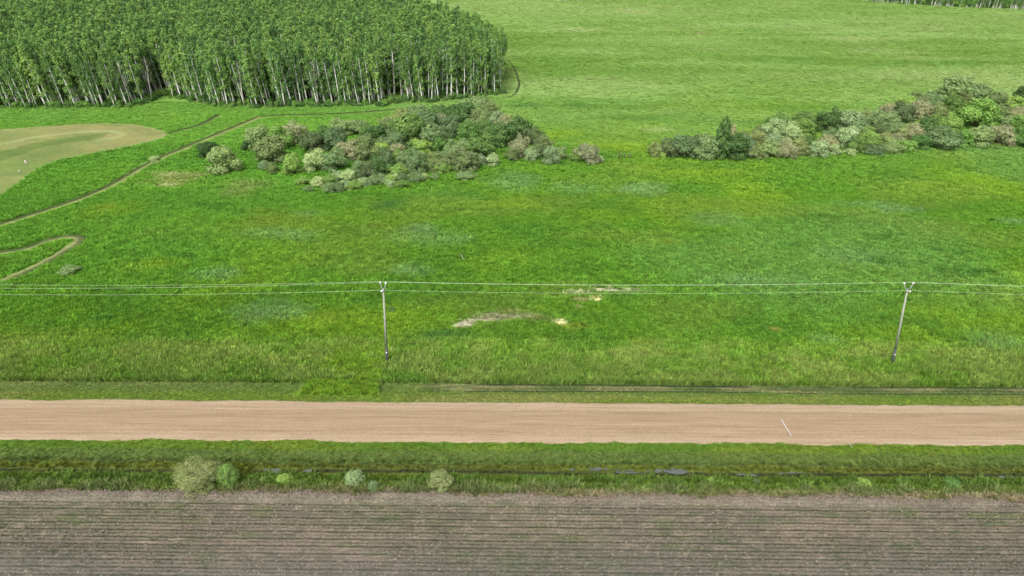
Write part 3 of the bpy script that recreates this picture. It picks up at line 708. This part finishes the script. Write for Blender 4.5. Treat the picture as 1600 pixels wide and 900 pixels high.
# (px, py base, px width, px height, kind) as seen in the photograph
MIDDLE = [(325,248,30,24,'dark'),(347,272,46,38,'sage'),(385,236,18,16,'green'),(402,235,34,34,'pink'),(433,232,36,30,'vivid'),(422,256,44,38,'olive'),(412,266,14,12,'green'),(425,272,18,17,'olive'),
(455,274,28,30,'bright'),(456,226,40,32,'pink'),(487,240,32,30,'pink'),(490,269,34,32,'pale'),(510,234,36,32,'green'),(524,238,36,34,'sage'),(534,212,32,22,'sage'),(520,268,36,30,'sage'),(530,242,18,18,'sage'),
(547,251,34,30,'pink'),(572,252,36,36,'olive'),(560,211,30,20,'sage'),(572,217,24,18,'pink'),(562,278,26,26,'sage'),(542,287,22,19,'pale'),(575,280,26,26,'olive'),(590,277,24,28,'green'),(596,250,26,24,'bright'),
(497,293,18,13,'pale'),(512,289,18,12,'pale'),(525,283,15,13,'sage'),(515,302,20,13,'pale'),(530,300,18,12,'pale'),(540,297,16,12,'sage'),(552,298,18,12,'pale'),(566,293,18,12,'pale'),(585,290,20,13,'sage'),(481,301,12,9,'pale'),(598,288,18,12,'pale'),(472,290,17,10,'pink'),
(590,225,32,26,'green'),(608,204,28,20,'olive'),(650,192,42,22,'pink'),(628,194,30,22,'olive'),(682,190,32,22,'green'),(638,230,48,46,'green'),(610,214,30,26,'olive'),(668,207,32,28,'sage'),(690,202,26,24,'pink'),
(705,216,34,32,'sage'),(718,197,40,34,'green'),(745,178,42,24,'sage'),(765,182,28,20,'olive'),(750,196,30,24,'sage'),(750,202,30,24,'pink'),(776,199,26,22,'pale'),(791,208,26,26,'pink'),(802,194,18,16,'bright'),
(810,224,42,36,'green'),(730,220,32,28,'vivid'),(757,218,28,26,'green'),(777,231,34,34,'pink'),(675,233,38,36,'sage'),(616,236,36,28,'sage'),(618,246,30,18,'pink'),(657,240,26,20,'bright'),(686,238,18,22,'vivid'),(705,238,16,18,'sage'),
(697,232,20,20,'dark'),(722,243,28,22,'pink'),(750,249,38,36,'green'),(813,247,26,34,'pink'),(833,230,28,30,'olive'),(849,243,26,30,'olive'),(800,252,22,20,'olive'),(830,252,22,18,'pale'),(842,248,18,16,'olive'),
(727,269,42,30,'pink'),(752,259,18,15,'pale'),(770,261,20,20,'pale'),(702,257,26,24,'sage'),(683,269,32,30,'olive'),(692,272,18,16,'bright'),(652,273,30,36,'sage'),(632,264,24,26,'sage'),(622,257,22,20,'bright'),(604,264,20,30,'sage'),
(620,277,28,18,'bright'),(605,275,18,18,'green'),(607,289,18,12,'pale'),(617,284,14,10,'sage'),(628,284,16,10,'sage'),(650,285,24,12,'pale'),(662,283,12,10,'sage'),(627,295,20,10,'pale'),(610,293,14,9,'pale'),(679,281,11,8,'sage'),(727,281,26,9,'pale')]
LONE = [(861,258,25,27,'pale','pale cream-leaved round shrub standing alone right of the middle thicket'),(874,250,22,20,'sage','small grey-green shrub touching the pale cream-leaved round shrub'),
(919,256,38,30,'pink','pinkish-brown dome-shaped shrub alone in the open meadow'),(896,253,13,10,'bright','tiny light green bush left of the pinkish dome-shaped shrub'),(938,254,10,9,'pale','tiny pale bush right of the pinkish dome-shaped shrub'),
(106,430,26,10,'sage','low sage bush in the meadow below the looping cut track'),(240,252,14,6,'pale','small pale bush growing on the long cut track'),(612,488,9,6,'green','low dark green weed clump behind the left power pole')]
RIGHT = [(1027,246,22,20,'olive'),(1043,248,30,30,'olive'),(1036,249,10,9,'pale'),(1069,248,36,32,'pink'),(1094,243,26,30,'olive'),(1106,250,34,34,'sage'),(1151,251,36,38,'green'),(1143,217,20,22,'pink'),(1163,224,20,18,'olive'),(1165,245,26,26,'pale'),(1180,249,22,18,'olive'),
(1184,231,26,24,'pink'),(1188,217,22,18,'olive'),(1203,248,32,24,'sage'),(1208,231,28,20,'pale'),(1212,218,34,28,'pale'),(1220,203,36,20,'green'),(1229,249,30,30,'pink'),(1238,223,28,26,'pale'),(1248,244,24,26,'olive'),(1259,216,32,28,'bright'),(1261,201,32,24,'green'),
(1263,234,22,18,'pink'),(1266,245,18,15,'olive'),(1280,247,26,24,'pale'),(1292,236,24,24,'pink'),(1292,207,30,30,'dark'),(1299,215,16,14,'pink'),
(1307,202,24,28,'green'),(1331,206,38,28,'pale'),(1347,213,26,22,'sage'),(1353,194,26,20,'olive'),(1370,202,28,26,'sage'),(1375,217,24,26,'olive'),(1392,197,26,18,'sage'),(1388,188,30,24,'pink'),(1411,191,34,26,'olive'),(1416,171,28,18,'bright'),(1437,166,30,20,'pink'),
(1439,187,38,26,'pink'),(1461,172,24,18,'sage'),(1460,158,24,14,'sage'),(1469,187,30,20,'olive'),(1500,163,48,38,'sage'),(1528,165,34,30,'sage'),(1490,173,26,24,'pink'),(1511,167,24,20,'olive'),(1561,173,26,26,'olive'),(1583,173,32,22,'bright'),(1597,162,20,26,'dark'),(1571,187,34,18,'olive'),(1593,188,24,20,'pink'),
(1386,218,22,24,'pink'),(1405,212,22,18,'sage'),(1429,220,28,26,'pink'),(1412,219,22,18,'pink'),(1402,223,18,14,'pink'),(1450,215,28,28,'green'),(1464,209,26,26,'bright'),(1490,207,28,22,'bright'),(1515,196,30,24,'green'),(1531,201,56,40,'vivid'),(1559,198,22,18,'pink'),(1576,202,26,18,'sage'),(1596,208,24,26,'vivid'),
(1325,232,38,30,'pale'),(1302,229,16,16,'pink'),(1304,243,16,16,'pale'),(1360,235,34,28,'bright'),(1339,240,26,22,'green'),(1392,232,20,16,'pink'),(1383,224,20,16,'olive'),(1420,238,26,16,'vivid'),(1441,234,28,20,'vivid'),(1473,233,44,30,'sage'),(1509,233,32,28,'vivid'),(1533,232,36,32,'sage'),(1567,228,38,30,'pink'),(1596,229,26,26,'vivid'),(1400,240,30,11,'vivid'),
(1370,242,34,10,'green'),(1330,243,16,8,'pale'),(1560,234,10,7,'sage'),(1625,235,34,30,'sage'),(1628,205,36,34,'green'),(1632,175,34,30,'olive')]
for L_ in (MIDDLE, RIGHT):
    q_ = [i for i, p in enumerate(L_) if p[4] == 'pink'][::2]
    for m, i in enumerate(q_): L_[i] = L_[i][:4]+(('sage', 'olive', 'green')[m % 3],)
for L_ in (MIDDLE, RIGHT):
    for i, p in enumerate(L_):
        if p[3] <= 13: L_[i] = p[:4]+(('sage', 'pale', 'bright', 'pale', 'sage')[i % 5],)
ADJ = {'tan': 'tan-leaved', 'green': 'dark green', 'dark': 'very dark green', 'sage': 'grey-green', 'olive': 'olive-brown', 'pale': 'pale cream-tipped', 'pink': 'pinkish-brown twiggy', 'bright': 'light yellow-green', 'vivid': 'fresh mid-green'}
ORD = ['', 'first', 'second', 'third', 'fourth', 'fifth', 'sixth', 'seventh', 'eighth', 'ninth', 'tenth', 'eleventh', 'twelfth', 'thirteenth', 'fourteenth', 'fifteenth']
cnt = [0]; WK = 1.36
def put_shrub(px, py, w_, h_, kind, label, group, name='willow_shrub', fine=None, dy=.22, hk=1.04):
    X, Y = G([px], [py]); x, y = float(X[0]), float(Y[0]); s = scale_at(x, y)
    W = w_/s*WK; H = h_/s*hk; y += W*dy; i = cnt[0]; cnt[0] += 1
    t = thing(name, label, 'shrub', (x, y, float(terr(x, y))-.03), random.random()*6.283, group)
    if fine is not None: cm, st = FINE[fine], FSTEM
    elif kind == 'pink' or (kind == 'olive' and i % 2): cm, st = TWIGGY[i % 4], STEMS[i % 3]
    else: cm, st = LEAFY[i % 6], STEMS[i % 3]
    if fine is None and h_ <= 13: cm = TWIGGY[i % 4]; H *= 1.2; W *= 1.1
    c = link('crown', cm, t); c.scale = (W, W*random.uniform(.85, 1.1), H*1.08)
    c.material_slots[0].link = 'OBJECT'; c.material_slots[0].material = LEAF[kind]
    b = link('stems', st, t); b.scale = (W, W, H)
    return t
def do_thicket(lst, place, nrows, group):
    ys_ = np.array([p[1] for p in lst]); cut = np.quantile(ys_, np.linspace(0, 1, nrows+1)[1:-1])
    rown = {3: ['back', 'middle', 'front'], 4: ['back', 'second', 'third', 'front']}[nrows]
    rows = [int((p[1] > cut).sum()) for p in lst]
    for ri in range(nrows):
        for kind in ADJ:
            g = sorted([p for p, r_ in zip(lst, rows) if r_ == ri and p[4] == kind], key=lambda p: p[0])
            for j, p in enumerate(g):
                small = 'low ' if p[3] <= 13 else ''
                if len(g) == 1: lab = f'the only {small}{ADJ[kind]} willow in the {rown[ri]} row of the {place}'
                elif j == 0: lab = f'{small}{ADJ[kind]} willow, leftmost of its colour in the {rown[ri]} row of the {place}'
                elif j == len(g)-1: lab = f'{small}{ADJ[kind]} willow, rightmost of its colour in the {rown[ri]} row of the {place}'
                else: lab = f'{small}{ADJ[kind]} willow, {ORD[j+1]} of its colour from left, {rown[ri]} row of {place}'
                put_shrub(*p, lab, group)
do_thicket(MIDDLE, 'middle thicket', 4, 'willow shrubs of the middle thicket')
do_thicket(RIGHT, 'right-hand thicket', 4, 'willow shrubs of the right-hand thicket')
for p in LONE: put_shrub(*p, 'scattered lone bushes in the meadow')
# bushes along the near ditch
WK = 1.2
DITCH = [(304, 772, 60, 56, 'tan', 'large sparse brown-leaved willow between the near ditch and ploughed field', 0),
 (355, 763, 34, 50, 'bright', 'bright light green bush against the right side of the large sparse willow', 2),
 (552, 760, 30, 26, 'pale', 'sparse pale green sapling, taller of the pair beside the near ditch', 1),
 (583, 768, 15, 22, 'pale', 'small whitish-green sapling right of the taller sparse pale sapling', 2),
 (688, 766, 36, 32, 'tan', 'sparse yellow-brown bush by the near ditch left of the picture centre', 1),
 (392, 750, 12, 9, 'bright', 'tiny yellow-green bush just right of the large willow in the ditch', 2),
 (410, 755, 16, 10, 'bright', 'small low light green bush, middle of three in the ditch grass', 2),
 (440, 756, 22, 13, 'bright', 'low yellow-green spreading bush, right of three in the ditch grass', 1),
 (1113, 757, 16, 12, 'bright', 'small round light green bush alone right of the ditch water', 2),
 (1183, 756, 12, 8, 'sage', 'tiny grey-green bush in the ditch right of the round one', 2),
 (1353, 763, 22, 13, 'bright', 'low pale yellow-green bush in the ditch at right', 1),
 (1492, 764, 28, 16, 'vivid', 'low bright green bush farthest right along the near ditch', 2)]
for (px, py, w_, h_, kd, lab, fi) in DITCH:
    put_shrub(px, py, w_, h_, kd, lab, 'bushes along the near ditch', 'ditch_bush', fi, .25, .85)

# young poplar in the right thicket
def conifer_like(name, seed, n, leaf):
    rg = np.random.default_rng(seed); zc = .06+.94*rg.random(n)**.9; R = .5*np.minimum(1, (1-zc)**.7*1.0+.06)*np.where(zc < .25, .75+zc, 1)
    a = rg.random(n)*6.283; lump = 1+.34*np.sin(a*3+zc*17)+.25*np.sin(a*5-zc*29); q = R*lump*(.55+.5*rg.random(n)**.5)
    C = np.c_[np.cos(a)*q, np.sin(a)*q, zc]; D = np.c_[np.cos(a), np.sin(a), np.full(n, 1.3)]+rg.normal(size=(n, 3))*.5
    V, F = quads(C, D, leaf*(.5+.4*rg.random(n)), leaf*(.8+.5*rg.random(n)), rg); return mesh_np(name, V, F, [LEAF['green']])
pm = conifer_like('poplar_crown', 601, 2600, .042)
X, Y = G([1128], [250]); s = scale_at(float(X[0]), float(Y[0]))
t = thing('young_poplar', 'young cone-shaped dark green poplar rising above the right-hand thicket', 'tree', (float(X[0]), float(Y[0])+1.5, 0))
c = link('crown', pm, t); c.scale = (28/s*1.15, 28/s*1.15, 66/s*.98); mb = MB(); mb.tube([(0, 0, -.1), (0, .05, 8)], [.12, .03], 6); link('trunk', mb.mesh('poplar_trunk', [M_greybark]), t)

# ------------------------------------------------------------------ aspen wood
def aspen_meshes(seed, H=19.0, nleaf=1700, low=.36, wid=1.75, lean=.0):
    rg = np.random.default_rng(seed); R = random.Random(seed); mb = MB()
    bend = (R.uniform(-.5, .5), R.uniform(-.4, .4))
    def axis_pt(t): return Vector((bend[0]*math.sin(t*2.6), bend[1]*math.sin(t*2.2+.3), t*H))
    mb.tube([axis_pt(t) for t in np.linspace(0, .97, 8)], [.18*(1-t)**.75+.02 for t in np.linspace(0, .97, 8)], 6)
    C = []; D = []
    nb = 34
    for i in range(nb):
        t = low+(1-low)*((i+.5*R.random())/nb); p = axis_pt(min(t, .96)); a = R.random()*6.283
        prof = math.sin(min(1, (t-low+.05)/(1-low)*1.15)**.75*math.pi*.92)*.9+.14
        L = wid*prof*R.uniform(.5, 1.15); rise = L*R.uniform(.5, .95)
        tip = p+Vector((math.cos(a)*L, math.sin(a)*L, rise))
        if i % 2 == 0: mb.tube([p-Vector((0, 0, .2)), (p+tip)/2+Vector((0, 0, -.1)), tip], [.05, .03, .01], 3, False)
        m = int(nleaf/nb); tn = (t-low)/(1-low); r_ = R.uniform(.5, .95)*(1.15-.5*tn)
        dd = rg.normal(size=(m, 3)); dd /= np.linalg.norm(dd, axis=1)[:, None]
        C.append(np.array(p.lerp(tip, .82))+dd*(r_*rg.random((m, 1))**.45)*np.array([1, 1, 1.25])); D.append(dd+np.array([0, 0, .5]))
    # low wisps along the stem
    for i in range(7):
        t = low*R.uniform(.45, 1); p = axis_pt(t); a = R.random()*6.283; m = 26
        tip = p+Vector((math.cos(a), math.sin(a), .4))*R.uniform(.5, 1.2); dd = rg.normal(size=(m, 3))*.32
        C.append(np.array(tip)+dd); D.append(dd+np.array([0, 0, .2]))
    C = np.concatenate(C); D = np.concatenate(D); n = len(C)
    V, F = quads(C, D, .17*(.7+.6*rg.random(n)), .22*(.7+.6*rg.random(n)), rg, D/np.linalg.norm(D, axis=1)[:, None]+np.array([0, 0, .45]), .5)
    return V, F, mb
ASP = []
for k in range(6):
    V, F, mb = aspen_meshes(700+k, 19.0, 1700 if k < 4 else 1500, [.34, .42, .16, .50, .24, .45][k], [1.8, 1.6, 1.95, 1.5, 1.7, 1.55][k])
    ASP.append((mesh_np('aspen_crown_%d' % k, V, F, [M_aspen if k % 3 else M_aspen_y]), mb.mesh('aspen_trunk_%d' % k, [M_bark], True)))
def bare_mesh(seed):
    R = random.Random(seed); mb = MB(); H = 15
    mb.tube([(0, 0, 0), (.1, 0, 5), (-.1, .1, 10), (.1, 0, H)], [.19, .15, .09, .02], 6)
    for i in range(22):
        z = 5+i*.42; a = R.random()*6.283; L = (H-z)*.28+.5; mb.tube([(0, 0, z), (math.cos(a)*L*.6, math.sin(a)*L*.6, z+L*.7), (math.cos(a)*L, math.sin(a)*L, z+L*1.5)], [.05, .03, .01], 3, False)
    return mb
BARE = bare_mesh(5).mesh('bare_aspen', [M_dead], True)

FRONT = PL([(-330, 172), (-200, 172), (-100, 170), (-30, 169), (20, 169), (60, 170), (120, 168), (170, 168), (205, 167), (228, 161), (238, 155), (252, 151), (268, 154), (300, 158), (320, 163), (345, 168), (400, 168), (450, 167), (510, 166), (560, 165), (600, 166), (612, 163), (635, 161), (665, 160), (700, 157), (740, 153), (770, 149), (787, 145)])
BACK = np.array([(-6, 262), (-4, 292), (-14, 322), (-30, 362), (-52, 402), (-80, 445), (-110, 480), (-430, 480), (-430, 300)])
WOOD = np.vstack([FRONT, BACK])
r = np.random.default_rng(801); sp = 2.4
gx_, gy_ = np.meshgrid(np.arange(-430, 10, sp), np.arange(225, 482, sp)); x = (gx_+r.uniform(-.95, .95, gx_.shape)).ravel(); y = (gy_+r.uniform(-.95, .95, gx_.shape)).ravel()
k = inside(x, y, WOOD) & (x > -(y*.883+26)*800/FPX-14); x, y = x[k], y[k]
# gaps: open spots where the dark interior shows
k = (fbm(x, y, 7, 2, 802) > .30) | (r.random(len(x)) < .5)
for gpx, gpy, gr in ((250, 150, 6), (618, 160, 4.5), (625, 156, 4), (428, 165, 2.5)):
    q_ = PL([(gpx, gpy)])[0]; k &= np.hypot(x-q_[0], (y-q_[1])*.5) > gr*.8
x, y = x[k], y[k]
EDGE = np.vstack([FRONT, BACK[:3]])
dE = dist_pl(x, y, EDGE) + .03*(y-230); infr = x > -(y*.883+26)*800/FPX-4
order = np.argsort(np.where(infr, dE, 1e6)); ind = order[:292]; rest = order[292:]
def lean_of(x): return np.where(x < -55, -.10, np.where(x < -30, -.05, 0.0))
for i in ind:
    xx, yy = float(x[i]), float(y[i]); s = float(scale_at(xx, yy)); pxx = 800+xx*s
    row = 'on the outer edge' if dE[i] < 2.6 else ('one row inside the edge' if dE[i] < 5.2 else 'deeper inside the edge')
    for lim, where_ in ((70, 'at the far left above the mown field'), (150, 'above the middle of the mown field'), (232, 'just left of the dark notch'), (300, 'at the dark notch'),
                        (365, 'right of the notch above the side track'), (440, 'above the upper end of the cut track'), (520, 'behind the left end of the middle thicket'), (600, 'left of the dark gap'),
                        (650, 'at the dark gap behind the thicket'), (700, 'right of the dark gap'), (755, 'behind the right half of the middle thicket'), (9999, 'at the rounded right end of the wood')):
        if pxx < lim: break
    lab = f'tall white-trunked aspen {row}, {where_}'; g = f'aspens {row}, {where_}'
    v = int(r.integers(0, 6)); sc1 = float(r.uniform(.76, 1.08)); 
    t = thing('aspen_tree', lab, 'tree', (xx, yy, -.05), float(r.uniform(0, 6.28)), g)
    ln = float(lean_of(xx)); R1 = Matrix.Rotation(ln+float(r.normal(0, .035)), 3, 'Y') @ Matrix.Rotation(float(r.normal(0, .03)), 3, 'X') @ Matrix.Rotation(float(r.uniform(0, 6.28)), 3, 'Z')
    t.rotation_euler = R1.to_euler(); wv = float(r.uniform(.85, 1.15)); t.scale = (sc1*wv, sc1*wv, sc1)
    link('crown', ASP[v][0], t); link('trunk', ASP[v][1], t)
for (px, py, lab) in ((205, 165, 'bare grey branching aspen at the wood edge left of the notch'), (382, 166, 'bare grey forked aspen at the wood edge above the cut track end'), (498, 165, 'bare grey aspen trunk among the edge trees right of the forked one'), (238, 158, 'bare pale aspen standing at the left side of the notch')):
    X, Y = G([px], [py]); t = thing('bare_aspen_tree', lab, 'tree', (float(X[0]), float(Y[0]), 0)); b = link('trunk', BARE, t); b.rotation_euler = (0, -.06, random.random()*6)
# the rest of the wood as one mass
def join_tmpl(k):
    cm, tm = ASP[k]; nv = len(cm.vertices); V = np.empty(nv*3, np.float32); cm.vertices.foreach_get('co', V)
    V2 = np.empty(len(tm.vertices)*3, np.float32); tm.vertices.foreach_get('co', V2)
    verts = V.reshape(-1, 3).tolist()+V2.reshape(-1, 3).tolist()
    faces = [tuple(p.vertices) for p in cm.polygons]; n0 = len(faces); faces += [tuple(i+nv for i in p.vertices) for p in tm.polygons]
    me = bpy.data.meshes.new('aspen_%d' % k); me.from_pydata(verts, [], faces); me.materials.append(cm.materials[0]); me.materials.append(M_bark)
    mi = np.zeros(len(faces), np.int32); mi[n0:] = 1; me.polygons.foreach_set('material_index', mi); me.update(); return me
TREES = [template('aspen_kind_%d' % k, join_tmpl(k)) for k in range(6)]
def tree_mass(name, x, y, seed, s0=.76, s1=1.12, **kw):
    r = np.random.default_rng(seed); n = len(x); s = r.uniform(s0, s1, n)*(.9+.2*fbm(x, y, 25, 2, 803)); wv = r.uniform(.9, 1.25, n)
    return scatter(name, np.c_[x, y, np.full(n, -.05)], np.c_[r.normal(0, .03, n), lean_of(x)+r.normal(0, .03, n), r.random(n)*.001], np.c_[s*wv, s*wv, s], np.ones((n, 3)), r.integers(0, 6, n), TREES, **kw)
tree_mass('aspen_wood', x[rest], y[rest], 804, kind='stuff')
print('wood trees', len(x))
# far woods along the top of the view
r = np.random.default_rng(811)
def far_wood(name, pts, depth, n, seed, s0, s1):
    P = PL(pts); P = resample(P, 60); r = np.random.default_rng(seed); i = r.integers(0, 59, n); f = r.random(n)[:, None]
    q = P[i]*(1-f)+P[i+1]*f; q[:, 1] += r.random(n)**1.3*depth
    tree_mass(name, q[:, 0], q[:, 1], seed, s0, s1, kind='stuff')
far_wood('distant_wood', [(1300, -8), (1345, 0), (1400, 5), (1450, 8), (1500, 11), (1560, 13), (1620, 15), (1720, 18)], 26, 1300, 812, .7, 1.0)
far_wood('distant_wood', [(815, -4), (835, -.5), (870, .8), (910, .5), (945, -3)], 24, 420, 813, .7, 1.0)
UND = [template('undergrowth_kind_%d' % k, LEAFY[k].copy()) for k in range(3)]
for k, u_ in enumerate(UND): u_.data.materials[0] = LEAF[['green', 'vivid', 'vivid'][k]]
def undergrowth(P, n, seed, back, w0, w1, h0, h1, name):
    P = resample(P, 120); r = np.random.default_rng(seed); i = r.integers(0, 119, n); f = r.random(n)[:, None]; q = P[i]*(1-f)+P[i+1]*f; q[:, 1] += r.uniform(-.6, back, n)
    w_ = r.uniform(w0, w1, n); h = r.uniform(h0, h1, n)
    scatter(name, np.c_[q, np.full(n, -.05)], np.c_[np.zeros(n), np.zeros(n), r.random(n)*6.28], np.c_[w_, w_, h], np.ones((n, 3)), r.integers(0, 3, n), UND, kind='stuff')
undergrowth(FRONT[2:], 620, 821, 9, 1.0, 3.2, .5, 2.6, 'wood_undergrowth')
undergrowth(PL([(1290, -9), (1345, -.5), (1400, 4.5), (1450, 7.5), (1500, 10.5), (1560, 12.5), (1620, 14.5), (1720, 17.5)]), 700, 822, 8, 3, 8, 3.5, 8.5, 'distant_undergrowth')

# ------------------------------------------------------------------ power line
M_pole = mat_solid('weathered_pole', (.20, .21, .165), (.33, .34, .275), 2.5, .85, (6, 6, .6))
M_wrap = mat_solid('pole_wrap', (.04, .047, .042), (.075, .082, .072), 5, .8)
M_arm = mat_solid('galvanised_steel', (.24, .25, .24), (.36, .37, .36), 6, .6, metal=.2)
M_ins = mat_solid('white_porcelain', (.5, .52, .48), (.62, .64, .6), 4, .3)
M_wire = mat_solid('aluminium_wire', (.34, .42, .26), (.42, .50, .33), 1, .7)
M_tag = mat_solid('tag_plate', (.7, .7, .66), (.85, .85, .8), 4, .6)
def pole_base(px, py): X, Y = G([px], [py]); return float(X[0]), float(Y[0])
PB = [pole_base(605, 567), pole_base(1394, 570)]
PY = .5*(PB[0][1]+PB[1][1])
PH = 12.4; ARM = .85
LEANX = [-.10, .05]
def make_pole(x, y, lean, label, flip, dead_end):
    PH = 12.0 if flip else 12.35
    t = thing('power_pole', label, 'power pole', (x, y, float(terr(x, y))-.1), 0, 'power poles of the line along the road')
    t.rotation_euler = (0, math.atan2(lean, PH), 0)
    def P(name, mb, m, smooth=True): return link(name, mb.mesh(name, [m], smooth), t)
    mb = MB(); mb.tube([(0, 0, 2.6), (0, 0, 7), (0, 0, PH)], [.17, .145, .11], 12); P('pole_shaft', mb, M_pole)
    mb = MB(); mb.tube([(0, 0, 0), (0, 0, 1.2), (0, 0, 2.62)], [.225, .215, .20], 12); P('dark_butt_wrap', mb, M_wrap)
    mb = MB(); mb.box((.0, -.215, 1.95), (.08, .012, .10)); P('tag_plate', mb, M_tag)
    tips = []
    for sx, dy, dz in ((-1, .28, 0.0), (1, -.28, .24)):
        tip = Vector((sx*.43, dy, PH+ARM-.12+dz)); root = Vector((sx*.10, dy*.3, PH-.25))
        mb = MB(); mb.tube([root, tip], [.055, .05], 8); a = P('bracket_arm', mb, M_arm)
        mb = MB(); b = tip; mb.tube([b+Vector((0, 0, -.03)), b+Vector((0, 0, .05)), b+Vector((0, 0, .07)), b+Vector((0, 0, .14)), b+Vector((0, 0, .16)), b+Vector((0, 0, .24))], [.06, .15, .09, .13, .08, .05], 10); P('insulator', mb, M_ins)
        tips.append(Vector((x, y, t.location.z))+Euler((0, math.atan2(lean, PH), 0)).to_matrix() @ (tip+Vector((0, 0, .24))))
    mb = MB(); mb.tube([(0, 0, PH-.45), (0, 0, PH-.12)], [.16, .16], 10); P('band_clamp', mb, M_arm)
    sx = -.24 if flip else .34
    b = Vector((sx, -.12, PH-.28)); mb = MB(); mb.tube([(0, -.05, PH-.30), b], [.05, .045], 6); P('side_bracket', mb, M_arm)
    mb = MB(); mb.tube([b+Vector((0, 0, -.12)), b+Vector((0, 0, -.05)), b+Vector((0, 0, .02)), b+Vector((0, 0, .12))], [.08, .14, .11, .05], 10); P('insulator', mb, M_ins)
    mb = MB(); mb.tube([(0, 0, PH-.02), (0, 0, PH+.06)], [.135, .09], 10); P('pole_cap', mb, M_arm)
    tips.append(Vector((x, y, t.location.z))+Euler((0, math.atan2(lean, PH), 0)).to_matrix() @ (b+Vector((0, 0, .14))))
    return tips
TIPS = [make_pole(PB[0][0], PB[0][1], .42, 'weathered wooden power pole with V bracket, left of centre in the meadow', True, False),
        make_pole(PB[1][0], PB[1][1], -1.2, 'slightly leaning wooden power pole with V bracket at the right of the meadow', False, True)]
LX, RX_ = PB[0][0]-98, PB[1][0]+98
WL = ['rear upper power wire strung across the meadow over the V brackets', 'front upper power wire strung close beside the rear upper one', 'lower neutral power wire strung below the two upper wires']
for k in range(3):
    a, b = TIPS[0][k], TIPS[1][k]; dd = (0, 0, 0)[k]
    nodes = [Vector((LX, a.y+(.6, -.6, 0)[k], a.z-(.0, .25, 0)[k])), a, b, Vector((RX_, b.y, b.z))]; pts = []
    for j, sag in enumerate((1.05, .48, .95)):
        p, q = nodes[j], nodes[j+1]
        for t_ in np.linspace(0, 1, 40, endpoint=(j == 2)):
            v = p.lerp(q, float(t_)); v.z -= 4*sag*t_*(1-t_); pts.append(v)
    mb = MB(); mb.tube(pts, .0135 if k < 2 else .0135, 5)
    o = link('power_wire', mb.mesh('power_wire', [M_wire], True)); o['label'] = WL[k]; o['category'] = 'power wire'; o['group'] = 'wires of the power line'

# ------------------------------------------------------------------ small things
M_white = mat_solid('pale_blur', (.32, .29, .26), (.38, .35, .32), 3, .7)
X, Y = G([1221, 1236], [657, 683]); a = Vector((X[0], Y[0], 0)); b = Vector((X[1], Y[1], 0)); L = (b-a).length; zr = .46
def streak_bar(name, label, cat, a, b, hw, z, th=.03):  # solid strip built in place of an insect's motion streak
    mid = (a+b)/2; t = math.atan2(b.y-a.y, b.x-a.x); mb = MB(); mb.box((0, 0, 0), ((b-a).length/2, hw, th))
    me = mb.mesh(name, [M_white]); o = link(name, me); o.location = (mid.x, mid.y, z+th); o.rotation_euler = (0, 0, t)
    bv = o.modifiers.new('bevel', 'BEVEL'); bv.width = .01; bv.segments = 2
    o['label'] = label; o['category'] = cat; return o
streak_bar('pale_streak', 'slender whitish motion streak built as a strip slantwise on the gravel road at right', 'blur', a, b, .075, zr)
X, Y = G([1325, 1330], [694, 703]); streak_bar('pale_streak', 'tiny thin whitish streak at the road edge right of the long streak', 'blur', Vector((X[0], Y[0], 0)), Vector((X[1], Y[1], 0)), .025, float(terr(X[0], Y[0]))+.2, .02)
X, Y = G([720, 724], [400, 409]); streak_bar('pale_streak', 'thin pale flight streak set in the meadow above the wires, centre', 'blur', Vector((X[0], Y[0], 0)), Vector((X[1], Y[1], 0)), .035, .45, .02)
X, Y = G([1436, 1441], [325, 331]); streak_bar('pale_streak', 'thin pale flight streak set in the meadow at the far right', 'blur', Vector((X[0], Y[0], 0)), Vector((X[1], Y[1], 0)), .035, .45, .02)
M_post = mat_solid('old_post', (.05, .045, .035), (.12, .10, .08), 6, .9)
for j, px in enumerate((967, 971, 976, 982, 985)):
    X, Y = G([px], [248]); mb = MB(); h = (1.9, 1.6, 1.3, 1.8, 1.5)[j]; mb.tube([(0, 0, -.1), (.03*(j-2), 0, h)], [.12, .10], 7)
    o = link('old_fence_post', mb.mesh('old_fence_post', [M_post], True)); o.location = (float(X[0]), float(Y[0]), 0)
    o['label'] = f'short dark weathered post right of the dome-shaped shrub, {["leftmost", "second", "middle", "fourth", "rightmost"][j]} of five'; o['category'] = 'post'; o['group'] = 'short dark posts in the meadow'
def fleck(px, py, w_, h_, label):  # solid lump put where only a flying insect streaked by
    X, Y = G([px], [py]); s = scale_at(float(X[0]), float(Y[0])); rg = np.random.default_rng(int(px)); mb = MB()
    V = []; F = []; n, m = 10, 6
    for i in range(m+1):
        for j in range(n):
            ph = math.pi*i/m; a = 6.283*j/n; q = math.sin(ph)*(1+.18*rg.normal())
            V.append((math.cos(a)*q*w_/s/2, math.sin(a)*q*w_/s/2*.8, (1-math.cos(ph))/2*h_/s))
    F = [(i*n+j, i*n+(j+1) % n, (i+1)*n+(j+1) % n, (i+1)*n+j) for i in range(m) for j in range(n)]
    mb.add(V, F); o = link('white_fleck', mb.mesh('white_fleck', [M_white], True)); o.location = (float(X[0]), float(Y[0]), .04); o['label'] = label; o['category'] = 'fleck'; o.rotation_euler = (0, -.4, 0)
fleck(43, 257, 4, 7, 'small white fleck standing for a flight streak over the mown brown field')
fleck(32, 270, 2.2, 5, 'tinier white streak just below the white fleck on the mown field')
